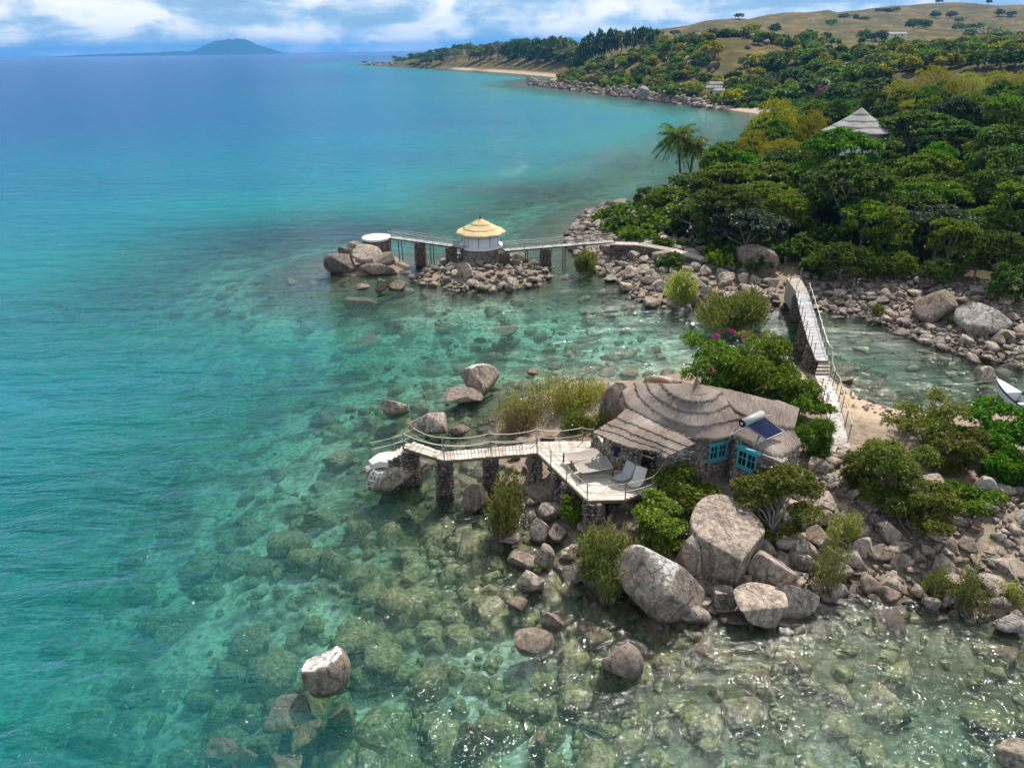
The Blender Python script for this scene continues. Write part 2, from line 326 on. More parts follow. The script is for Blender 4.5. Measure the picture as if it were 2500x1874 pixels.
def mat_stone(name, scale=3.2, lo=(0.10, 0.075, 0.055), hi=(0.36, 0.30, 0.24), mortar=(0.34, 0.31, 0.28), mw=0.05):
    m, nt, out = new_mat(name); p = wpos(nt); v = N(nt, 'ShaderNodeTexVoronoi', inp={'Scale': scale}); v.feature = 'F1'; L(nt, p, v.inputs['Vector'])
    ve = N(nt, 'ShaderNodeTexVoronoi', inp={'Scale': scale}); ve.feature = 'DISTANCE_TO_EDGE'; L(nt, p, ve.inputs['Vector'])
    n = noise(nt, p, 9, 4); sp = N(nt, 'ShaderNodeSeparateColor'); L(nt, v.outputs['Color'], sp.inputs[0])
    c = mixc(nt, math_(nt, 'ADD', math_(nt, 'MULTIPLY', sp.outputs[0], 0.65), math_(nt, 'MULTIPLY', n, 0.35)), lo, hi)
    e = ramp(nt, ve.outputs['Distance'], [(mw*0.5, 1.0), (mw*1.6, 0.0)]); c = mixc(nt, e, c, mortar)
    pbsdf(nt, out, c, 0.9, 0.2, math_(nt, 'ADD', math_(nt, 'MULTIPLY', math_(nt, 'MINIMUM', ve.outputs['Distance'], 0.2), 3.0), math_(nt, 'MULTIPLY', n, 0.3)), 0.6, 0.1); return m
def mat_plain(name, col, rough=0.6, spec=0.3, metal=0.0):
    m, nt, out = new_mat(name); n = noise(nt, wpos(nt), 6.0, 4); c = mixc(nt, n, tuple(a*0.8 for a in col), tuple(min(1, a*1.15) for a in col))
    pbsdf(nt, out, c, rough, spec, metal=metal); return m

M = {}
M['rock'] = mat_rock('granite'); M['rockw'] = mat_rock('granite_guano', tint=(0.84, 0.82, 0.8), white=0.8); M['rocko'] = mat_rock('granite_lichen', white=0.75, orange=0.8)
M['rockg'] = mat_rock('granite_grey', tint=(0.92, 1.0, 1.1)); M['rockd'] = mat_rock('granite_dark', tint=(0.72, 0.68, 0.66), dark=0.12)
M['rockp'] = mat_rock('granite_pale', tint=(1.22, 1.2, 1.18))
M['plank'] = mat_noise('weathered_plank', [(0.3, (0.40, 0.33, 0.26)), (0.5, (0.60, 0.52, 0.44)), (0.7, (0.76, 0.69, 0.61))], 2.5, 0.8, 0.2, 0.01, stretch=(1, 6, 1))
M['plankg'] = mat_noise('grey_plank', [(0.3, (0.26, 0.25, 0.25)), (0.5, (0.42, 0.41, 0.41)), (0.7, (0.58, 0.57, 0.56))], 2.5, 0.8, 0.2, 0.01)
M['beam'] = mat_noise('brown_timber', [(0.3, (0.12, 0.075, 0.05)), (0.7, (0.27, 0.18, 0.12))], 4, 0.8, 0.3, 0.01)
M['pole'] = mat_noise('pole_timber', [(0.3, (0.20, 0.14, 0.10)), (0.7, (0.40, 0.31, 0.24))], 6, 0.8, 0.3, 0.01)
M['dpole'] = mat_noise('dark_pole', [(0.3, (0.03, 0.026, 0.024)), (0.7, (0.09, 0.08, 0.07))], 6, 0.8)
M['rope'] = mat_noise('rope', [(0.3, (0.5, 0.46, 0.38)), (0.7, (0.74, 0.70, 0.62))], 20, 0.9)
M['thatch'] = mat_thatch('old_grey_thatch', [(0.36, (0.075, 0.055, 0.042)), (0.50, (0.235, 0.18, 0.145)), (0.62, (0.42, 0.345, 0.295)), (0.75, (0.58, 0.505, 0.455))])
M['straw'] = mat_thatch('new_straw_thatch', [(0.34, (0.36, 0.23, 0.09)), (0.52, (0.62, 0.45, 0.23)), (0.7, (0.80, 0.66, 0.42))], 0.5)
M['thatchf'] = mat_thatch('far_grey_thatch', [(0.34, (0.13, 0.115, 0.11)), (0.5, (0.27, 0.25, 0.24)), (0.7, (0.42, 0.39, 0.38))])
M['wall'] = mat_stone('rubble_wall', 3.4); M['wallw'] = mat_stone('whitewashed_rubble', 3.0, (0.20, 0.16, 0.12), (0.45, 0.40, 0.34), (0.66, 0.63, 0.58), 0.16)
M['drum'] = mat_stone('drum_masonry', 3.0, (0.08, 0.065, 0.055), (0.33, 0.28, 0.23), (0.30, 0.28, 0.26), 0.06)
M['dstone'] = mat_stone('dark_masonry', 4.0, (0.025, 0.022, 0.02), (0.14, 0.12, 0.105), (0.20, 0.19, 0.18), 0.05)
M['tank'] = mat_plain('tank_steel', (0.42, 0.42, 0.41), 0.4); M['white'] = mat_plain('white_paint', (0.80, 0.79, 0.78), 0.6); M['canvas'] = mat_plain('white_canvas', (0.74, 0.75, 0.77), 0.9)
M['conc'] = mat_noise('pale_concrete', [(0.3, (0.50, 0.46, 0.40)), (0.6, (0.70, 0.66, 0.60))], 3, 0.85, 0.4, 0.03)
M['cope'] = mat_noise('worn_coping', [(0.3, (0.28, 0.23, 0.19)), (0.6, (0.46, 0.40, 0.34))], 3, 0.9, 0.4, 0.03)
M['mortar'] = mat_noise('path_mortar', [(0.3, (0.33, 0.30, 0.265)), (0.6, (0.54, 0.51, 0.47))], 3, 0.9, 0.4, 0.02)
M['teal'] = mat_plain('turquoise_paint', (0.10, 0.42, 0.47), 0.5); M['metal'] = mat_plain('galvanised_metal', (0.6, 0.6, 0.6), 0.35, 0.5, 0.8)
M['post'] = mat_plain('iron_post', (0.13, 0.125, 0.125), 0.6); M['black'] = mat_plain('black_rubber', (0.012, 0.012, 0.013), 0.5)
M['blue'] = mat_plain('blue_boat_paint', (0.02, 0.05, 0.16), 0.35, 0.5); M['fabric'] = mat_plain('grey_canvas', (0.42, 0.42, 0.43), 0.9)
M['fabricw'] = mat_plain('cream_canvas', (0.62, 0.57, 0.50), 0.9); M['net'] = mat_plain('rope_net', (0.34, 0.29, 0.25), 0.9)
M['skin'] = mat_plain('skin', (0.26, 0.13, 0.08), 0.6); M['skin2'] = mat_plain('dark_skin', (0.06, 0.035, 0.025), 0.6); M['hair'] = mat_plain('hair', (0.02, 0.015, 0.012), 0.7)
M['navy'] = mat_plain('navy_cloth', (0.012, 0.02, 0.06), 0.9); M['khaki'] = mat_plain('khaki_cloth', (0.38, 0.31, 0.22), 0.9); M['yellow'] = mat_plain('yellow_cloth', (0.62, 0.45, 0.08), 0.9)
M['dark'] = mat_plain('dark_interior', (0.02, 0.017, 0.015), 0.9)
M['bark'] = mat_noise('bark', [(0.3, (0.07, 0.055, 0.045)), (0.7, (0.20, 0.17, 0.145))], 3, 0.9, 0.5, 0.05); M['barkp'] = mat_noise('pale_bark', [(0.3, (0.16, 0.13, 0.11)), (0.7, (0.34, 0.30, 0.27))], 3, 0.9, 0.5, 0.05)
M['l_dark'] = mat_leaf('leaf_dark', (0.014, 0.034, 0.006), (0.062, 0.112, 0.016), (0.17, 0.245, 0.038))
M['l_blue'] = mat_leaf('leaf_bluegreen', (0.018, 0.036, 0.016), (0.05, 0.085, 0.034), (0.12, 0.17, 0.08), gloss=0.2)
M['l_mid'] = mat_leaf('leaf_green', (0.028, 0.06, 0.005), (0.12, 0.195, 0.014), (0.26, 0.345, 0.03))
M['l_bright'] = mat_leaf('leaf_bright', (0.03, 0.085, 0.004), (0.085, 0.2, 0.01), (0.17, 0.32, 0.025))
M['l_yel'] = mat_leaf('leaf_yellowgreen', (0.085, 0.092, 0.004), (0.28, 0.275, 0.012), (0.48, 0.43, 0.025), trans=0.45)
M['l_lime'] = mat_leaf('leaf_lime', (0.06, 0.105, 0.006), (0.17, 0.235, 0.02), (0.33, 0.37, 0.05), gloss=0.15)
M['l_olive'] = mat_leaf('leaf_olive', (0.055, 0.075, 0.010), (0.15, 0.175, 0.024), (0.30, 0.29, 0.06), trans=0.4, gloss=0.1)
M['l_feather'] = mat_leaf('leaf_feathery', (0.20, 0.23, 0.03), (0.36, 0.39, 0.06), (0.52, 0.52, 0.13), trans=0.55)
M['l_dry'] = mat_leaf('leaf_dry', (0.16, 0.12, 0.05), (0.28, 0.22, 0.09), (0.42, 0.34, 0.16))
M['twig'] = mat_plain('twig', (0.26, 0.22, 0.12), 0.9)
M['flower'] = mat_plain('magenta_flower', (0.62, 0.03, 0.33), 0.7)
M['grassf'] = mat_leaf('dry_grass_blade', (0.16, 0.13, 0.05), (0.24, 0.2, 0.08), (0.36, 0.3, 0.14))
# ------------------------------------------------------------------ ground sheet and lake
def spread(lo, hi, step, far, g):
    a = list(np.arange(lo, hi+1e-6, step)); s = step
    while a[-1] < far: s *= g; a.append(a[-1]+s)
    return a
xr = spread(0, 75, 1.0, 20000, 1.045); XS = np.array([-q for q in xr[:0:-1]]+xr)
YS = np.array([-3000., -600., -150., -40., -10.]+spread(4, 135, 1.0, 20000, 1.04))
GX, GY = np.meshgrid(XS, YS); gx, gy = GX.ravel(), GY.ravel()
GH, GS, GDM, GDI = height(gx, gy, True)
nx, ny = len(XS), len(YS)
idx = np.arange(nx*ny).reshape(ny, nx)
QF = np.stack([idx[:-1, :-1].ravel(), idx[:-1, 1:].ravel(), idx[1:, 1:].ravel(), idx[1:, :-1].ravel()], 1)
def blob(pts, r):
    o = np.zeros(len(gx))
    for u, v, k in pts:
        p = P(u, v); o = np.maximum(o, 1-sstep(r*k*.6, r*k, np.hypot(gx-p[0], gy-p[1])))
    return o
sandm = np.maximum.reduce([blob([(1840,270,1),(1780,262,1),(1720,256,1),(1660,250,1)], 26), blob([(1200,176,1),(1270,179,1),(1340,184,1.2),(1390,190,1),(1130,171,1)], 60), blob([(2040,985,1),(2075,1010,1),(2110,1035,1.2),(2170,1010,1),(2010,960,.8)], 3.6)])
gd = np.hypot(gx, gy); dryg = sstep(300, 420, gd)
me = rawmesh('ground', np.stack([gx, gy, GH], 1), QF, True)
pc1 = P(1050, 1690); fattr(me, 'sandy', np.clip(sstep(5, 14, -GS)*.9+.8*(1-sstep(3, 7, np.hypot((gx-pc1[0])*.7, gy-pc1[1])))+.75*np.maximum.reduce([1-sstep(r_*.5, r_, np.hypot(gx-P(u_, v_)[0], gy-P(u_, v_)[1])) for u_, v_, r_ in ((1150,800,15), (1480,815,13), (950,860,12), (1330,850,9))])+.12, 0, 1)); fattr(me, 'islet', np.maximum(sstep(-1, 1, GDI), 1-sstep(9, 14, GDM))); fattr(me, 'sand', sandm); fattr(me, 'dry', dryg)
m, nt, out = new_mat('ground'); p = wpos(nt); sp = N(nt, 'ShaderNodeSeparateXYZ'); L(nt, p, sp.inputs[0])
asand = N(nt, 'ShaderNodeAttribute', attribute_name='sand').outputs['Fac']; adry = N(nt, 'ShaderNodeAttribute', attribute_name='dry').outputs['Fac']
n1 = noise(nt, p, 0.35, 5, 0.6); n2 = noise(nt, p, 2.5, 5, 0.65); nb = noise(nt, p, 0.022, 6, 0.62); nc = noise(nt, p, 0.12, 4, 0.6)
soil = mixc(nt, N(nt, 'ShaderNodeAttribute', attribute_name='islet').outputs['Fac'], ramp(nt, n2, [(0.3, (0.035, 0.032, 0.014)), (0.7, (0.10, 0.085, 0.045))]), ramp(nt, n2, [(0.3, (0.16, 0.12, 0.085)), (0.7, (0.36, 0.28, 0.21))]))
grass = mixc(nt, ramp(nt, nc, [(0.42, 0.0), (0.62, 1.0)]), ramp(nt, nb, [(0.33, (0.045, 0.048, 0.012)), (0.47, (0.12, 0.085, 0.024)), (0.58, (0.21, 0.135, 0.045)), (0.70, (0.16, 0.085, 0.038))]), (0.062, 0.060, 0.018))
sand = ramp(nt, n2, [(0.3, (0.34, 0.25, 0.17)), (0.7, (0.52, 0.40, 0.29))])
c = mixc(nt, adry, soil, grass); c = mixc(nt, math_(nt, 'MULTIPLY', asand, ramp(nt, math_(nt, 'DIVIDE', sp.outputs[2], 10.0), [(0.15, 1.0), (0.32, 0.0)])), c, sand)
sandy = N(nt, 'ShaderNodeAttribute', attribute_name='sandy').outputs['Fac']
bed = mixc(nt, math_(nt, 'SUBTRACT', 1.0, math_(nt, 'MULTIPLY', sandy, ramp(nt, n1, [(0.46, 1.0), (0.60, 0.1)]))), (0.60, 0.57, 0.43), (0.095, 0.085, 0.042))  # gravel between sand patches coloured dark to paint shadow gaps between the stones
bed = mixc(nt, math_(nt, 'MULTIPLY', ramp(nt, n2, [(0.42, 1.0), (0.54, 0.0)]), 0.6), bed, (0.045, 0.042, 0.022))
c = mixc(nt, ramp(nt, math_(nt, 'ADD', math_(nt, 'MULTIPLY', sp.outputs[2], 0.5), 0.5), [(0.47, 1.0), (0.52, 0.0)]), c, bed)
pbsdf(nt, out, c, 0.95, 0.1, math_(nt, 'ADD', n2, math_(nt, 'MULTIPLY', nc, 3.0)), 0.5, 0.15)
me.materials.append(m); ground = link(bpy.data.objects.new('ground', me)); tag(ground, kind='structure')

# lake: closed body, clear near the rocks, colour of its own further out
off = np.maximum(-GS, 0)
top = np.stack([gx, gy, np.zeros(len(gx))], 1); cn = [idx[0, 0], idx[0, -1], idx[-1, -1], idx[-1, 0]]
bot = top[cn].copy(); bot[:, 2] = -60; b0 = len(top)
wv = np.concatenate([top, bot]); wf = np.concatenate([QF, np.array([[b0+3, b0+2, b0+1, b0]]+[[cn[i], b0+i, b0+(i+1) % 4, cn[(i+1) % 4]] for i in range(4)])])
me = rawmesh('lake_water', wv, wf, True); fattr(me, 'offshore', np.concatenate([off, off[cn]]))
m, nt, out = new_mat('lake_water'); p = wpos(nt); geo = N(nt, 'ShaderNodeNewGeometry')
aof = N(nt, 'ShaderNodeAttribute', attribute_name='offshore').outputs['Fac']
cd = N(nt, 'ShaderNodeSeparateXYZ'); L(nt, p, cd.inputs[0])
big = noise(nt, mapping(nt, p, scale=(0.012, 0.03, 1)), 1.0, 4, 0.6)
aw = math_(nt, 'MULTIPLY', aof, math_(nt, 'ADD', 0.75, math_(nt, 'MULTIPLY', big, 0.5)))
turb = ramp(nt, math_(nt, 'DIVIDE', aw, 80.0), [(0.0, 0.0), (0.06, 0.01), (0.16, 0.09), (0.30, 0.48), (0.46, 0.9), (0.6, 1.0)])
lg = math_(nt, 'DIVIDE', math_(nt, 'LOGARITHM', math_(nt, 'ADD', aw, 1.0), 10.0), 4.0)
wc = ramp(nt, lg, [(0.25, (0.0, 0.19, 0.155)), (0.36, (0.0, 0.21, 0.185)), (0.44, (0.0, 0.18, 0.23)), (0.53, (0.0, 0.145, 0.26)), (0.60, (0.004, 0.10, 0.26)), (0.74, (0.02, 0.09, 0.27)), (0.9, (0.06, 0.12, 0.32))])
wc = mixc(nt, math_(nt, 'MULTIPLY', ramp(nt, big, [(0.35, 1.0), (0.55, 0.0)]), 0.35), wc, (0.004, 0.09, 0.22))
w1 = noise(nt, mapping(nt, p, scale=(0.55, 1.25, 1), rot=(0, 0, rad(-16))), 1.1, 4, 0.62, dist=0.4)
w2 = noise(nt, mapping(nt, p, scale=(0.8, 1.2, 1), rot=(0, 0, rad(28))), 3.4, 3, 0.6)
w3 = noise(nt, mapping(nt, p, scale=(0.06, 0.16, 1), rot=(0, 0, rad(-14))), 1.0, 3, 0.6)
w4 = noise(nt, mapping(nt, p, scale=(0.16, 0.42, 1), rot=(0, 0, rad(-12))), 1.0, 4, 0.65, dist=0.6); w5 = noise(nt, p, 8.0, 2, 0.5)
hgt = math_(nt, 'ADD', math_(nt, 'ADD', math_(nt, 'ADD', math_(nt, 'MULTIPLY', w1, 0.26), math_(nt, 'MULTIPLY', w2, 0.17)), math_(nt, 'MULTIPLY', w3, 1.6)), math_(nt, 'ADD', math_(nt, 'MULTIPLY', w4, 1.3), math_(nt, 'MULTIPLY', w5, 0.05)))
bp = N(nt, 'ShaderNodeBump', inp={'Strength': 0.42, 'Distance': 1.0}); L(nt, hgt, bp.inputs['Height']); L(nt, ramp(nt, math_(nt, 'DIVIDE', aof, 60.0), [(0.0, 0.40), (0.2, 0.5), (0.6, 0.95)]), bp.inputs['Strength'])
tr = N(nt, 'ShaderNodeBsdfTransparent'); tr.inputs[0].default_value = (0.96, 0.985, 0.98, 1)
df = N(nt, 'ShaderNodeBsdfDiffuse'); L(nt, wc, df.inputs[0]); L(nt, bp.outputs[0], df.inputs['Normal'])
rf = N(nt, 'ShaderNodeBsdfRefraction', inp={'IOR': 1.33, 'Roughness': 0.0}); rf.inputs[0].default_value = (0.96, 0.985, 0.98, 1); L(nt, bp.outputs[0], rf.inputs['Normal']); mr = N(nt, 'ShaderNodeMixShader'); mr.inputs[0].default_value = 0.22; L(nt, tr.outputs[0], mr.inputs[1]); L(nt, rf.outputs[0], mr.inputs[2])
mb = N(nt, 'ShaderNodeMixShader'); L(nt, turb, mb.inputs[0]); L(nt, mr.outputs[0], mb.inputs[1]); L(nt, df.outputs[0], mb.inputs[2])
gl = N(nt, 'ShaderNodeBsdfGlossy'); gl.inputs['Roughness'].default_value = 0.075; L(nt, bp.outputs[0], gl.inputs['Normal'])
fr = N(nt, 'ShaderNodeFresnel', inp={'IOR': 1.33}); L(nt, bp.outputs[0], fr.inputs['Normal'])
ms = N(nt, 'ShaderNodeMixShader'); L(nt, math_(nt, 'MINIMUM', fr.outputs[0], 0.55), ms.inputs[0]); L(nt, mb.outputs[0], ms.inputs[1]); L(nt, gl.outputs[0], ms.inputs[2])
L(nt, ms.outputs[0], out.inputs['Surface'])
va = N(nt, 'ShaderNodeVolumeAbsorption'); va.inputs['Color'].default_value = (0.0, 0.77, 0.72, 1); va.inputs['Density'].default_value = 0.18; L(nt, va.outputs[0], out.inputs['Volume'])
me.materials.append(m); water = link(bpy.data.objects.new('lake_water', me)); tag(water, kind='structure')

# distant island
IY = 11500.0
sil = [(158,0),(200,2.5),(260,4),(330,5),(400,6),(440,8),(462,5),(480,8),(505,16),(530,26),(552,29),(565,28),(585,30),(600,29),(620,22),(645,14),(665,6),(682,0)]
su = np.linspace(158, 682, 130); sh = np.interp(su, [a for a, b in sil], [b for a, b in sil])+(fbm(su/9, su*0, 4)-.5)*2.2*(np.minimum(su-158, 682-su) > 8)
base = np.array([P(u, 140)[0] for u in su]); iv = []; rows = 9
for j in range(rows):
    t = j/(rows-1)
    for i, u in enumerate(su):
        k = IY/ray(u, 130)[1]; x = ray(u, 130)[0]*k; hgt_m = sh[i]*IY/(FPX*0.99)*1.0
        prof = max(0, 1-abs(t*2-1)**1.6); iv.append((x, IY+(t-.5)*1400, hgt_m*prof*(0.9+.2*vnoise(np.array(i*.4), np.array(j*1.3), 8))-3+5*prof))
ii = np.arange(rows*len(su)).reshape(rows, len(su)); fq = np.stack([ii[:-1, :-1].ravel(), ii[:-1, 1:].ravel(), ii[1:, 1:].ravel(), ii[1:, :-1].ravel()], 1)
me = rawmesh('distant_island', np.array(iv), fq, True); M['island'] = mat_noise('island_woodland', [(0.35, (0.02, 0.04, 0.015)), (0.6, (0.06, 0.09, 0.03))], 0.02, 1.0, 0.5, 10)
me.materials.append(M['island']); o = link(bpy.data.objects.new('hills', me)); tag(o, 'low wooded island with one flat topped peak on the horizon', kind='structure')

# ------------------------------------------------------------------ rocks
def ico(sub):
    bm = bmesh.new(); bmesh.ops.create_icosphere(bm, subdivisions=sub, radius=1.0); bm.verts.ensure_lookup_table()
    V = np.array([v.co[:] for v in bm.verts]); Fc = np.array([[v.index for v in f.verts] for f in bm.faces]); bm.free(); return V, Fc
ICO = {s: ico(s) for s in (1, 2, 3, 4)}
def n3(V, f, seed):
    r = np.random.default_rng(seed); o = np.zeros(len(V))
    for k in range(7):
        d = r.normal(size=3); d /= np.linalg.norm(d); o += np.sin(V@d*f*(1+.35*k)+r.uniform(0, 6.28))/(1+.5*k)
    return o/3.2
def rockverts(sub, seed, cuts=8, lo=0.32, hi=0.74, amp=0.10, extra=()):
    r = np.random.default_rng(seed); V = ICO[sub][0].copy()
    for k in range(cuts):
        n = r.normal(size=3); n /= np.linalg.norm(n); d = r.uniform(lo, hi); e = np.maximum(0, V@n-d); V -= e[:, None]*n*0.97
    for n, d in extra:
        n = np.array(n, float); n /= np.linalg.norm(n); e = np.maximum(0, V@n-d); V -= e[:, None]*n*0.97
    V = V*(1+amp*n3(V, 2.6, seed+1)+amp*.35*n3(V, 7.0, seed+2))[:, None]
    mn, mx = V.min(0), V.max(0); return (V-(mn+mx)/2)/((mx-mn)/2)          # fills the unit box
PROTO = {s: [rockverts(s, 100+i, cuts=7+i % 6) for i in range(12)] for s in (1, 2, 3)}
RMESH = []
for i in range(12):
    me = rawmesh('boulder_shape', PROTO[3][i], ICO[3][1], True); RMESH.append(me)
def rmesh(i, mat):
    k = (i % 12, mat); 
    if k not in RCACHE:
        me = RMESH[i % 12].copy(); me.materials.append(M[mat]); RCACHE[k] = me
    return RCACHE[k]
RCACHE = {}; nrock = 0
def boxrock(u0, v0, u1, v1, z0, dr=0.8):
    """from a rock's outline box in the view and the height it rests at: centre, half sizes of an ellipsoid that fills it"""
    uc, vc = (u0+u1)/2, (v0+v1)/2; zc = z0+.4
    for _ in range(4):
        c = P(uc, vc, zc); s = ppm(c); w = (u1-u0)/s; th = math.atan2(CAM_H-zc, np.hypot(c[0], c[1])); hp = (v1-v0)/s; d = w*dr
        q = hp*hp-(d*math.sin(th))**2
        if q < (.34*w*math.cos(th))**2: h = .34*w; d = max(.35*w, math.sqrt(max(.01, hp*hp-(h*math.cos(th))**2))/math.sin(th))
        else: h = math.sqrt(q)/math.cos(th)
        zc = z0+h*.5
    return c, np.array([w/2, d/2, h/2*1.04])
def hero(label, u0, v0, u1, v1, z0=0.0, mat='rock', dr=0.8, seed=None, rz=None, cuts=8, extra=(), sub=4, group=None, amp=.09, name='boulder', sink=0.0):
    global nrock; nrock += 1; sd = seed if seed is not None else 900+nrock
    c, hs = boxrock(u0, v0, u1, v1, z0, dr)
    if 'submerged' in label or 'under water' in label or 'just under' in label: c = P((u0+u1)/2, (v0+v1)/2, -.02-hs[2])
    sk = .10*hs[2]*2; hs[2] += sk/2; c[2] -= sk/2
    V = rockverts(sub, sd, cuts, amp=amp, extra=extra)*hs
    me = rawmesh(name, V, ICO[sub][1], True); me.materials.append(M[mat]); o = bpy.data.objects.new(name, me); o.location = tuple(c); link(o); return tag(o, label, 'boulder', group)

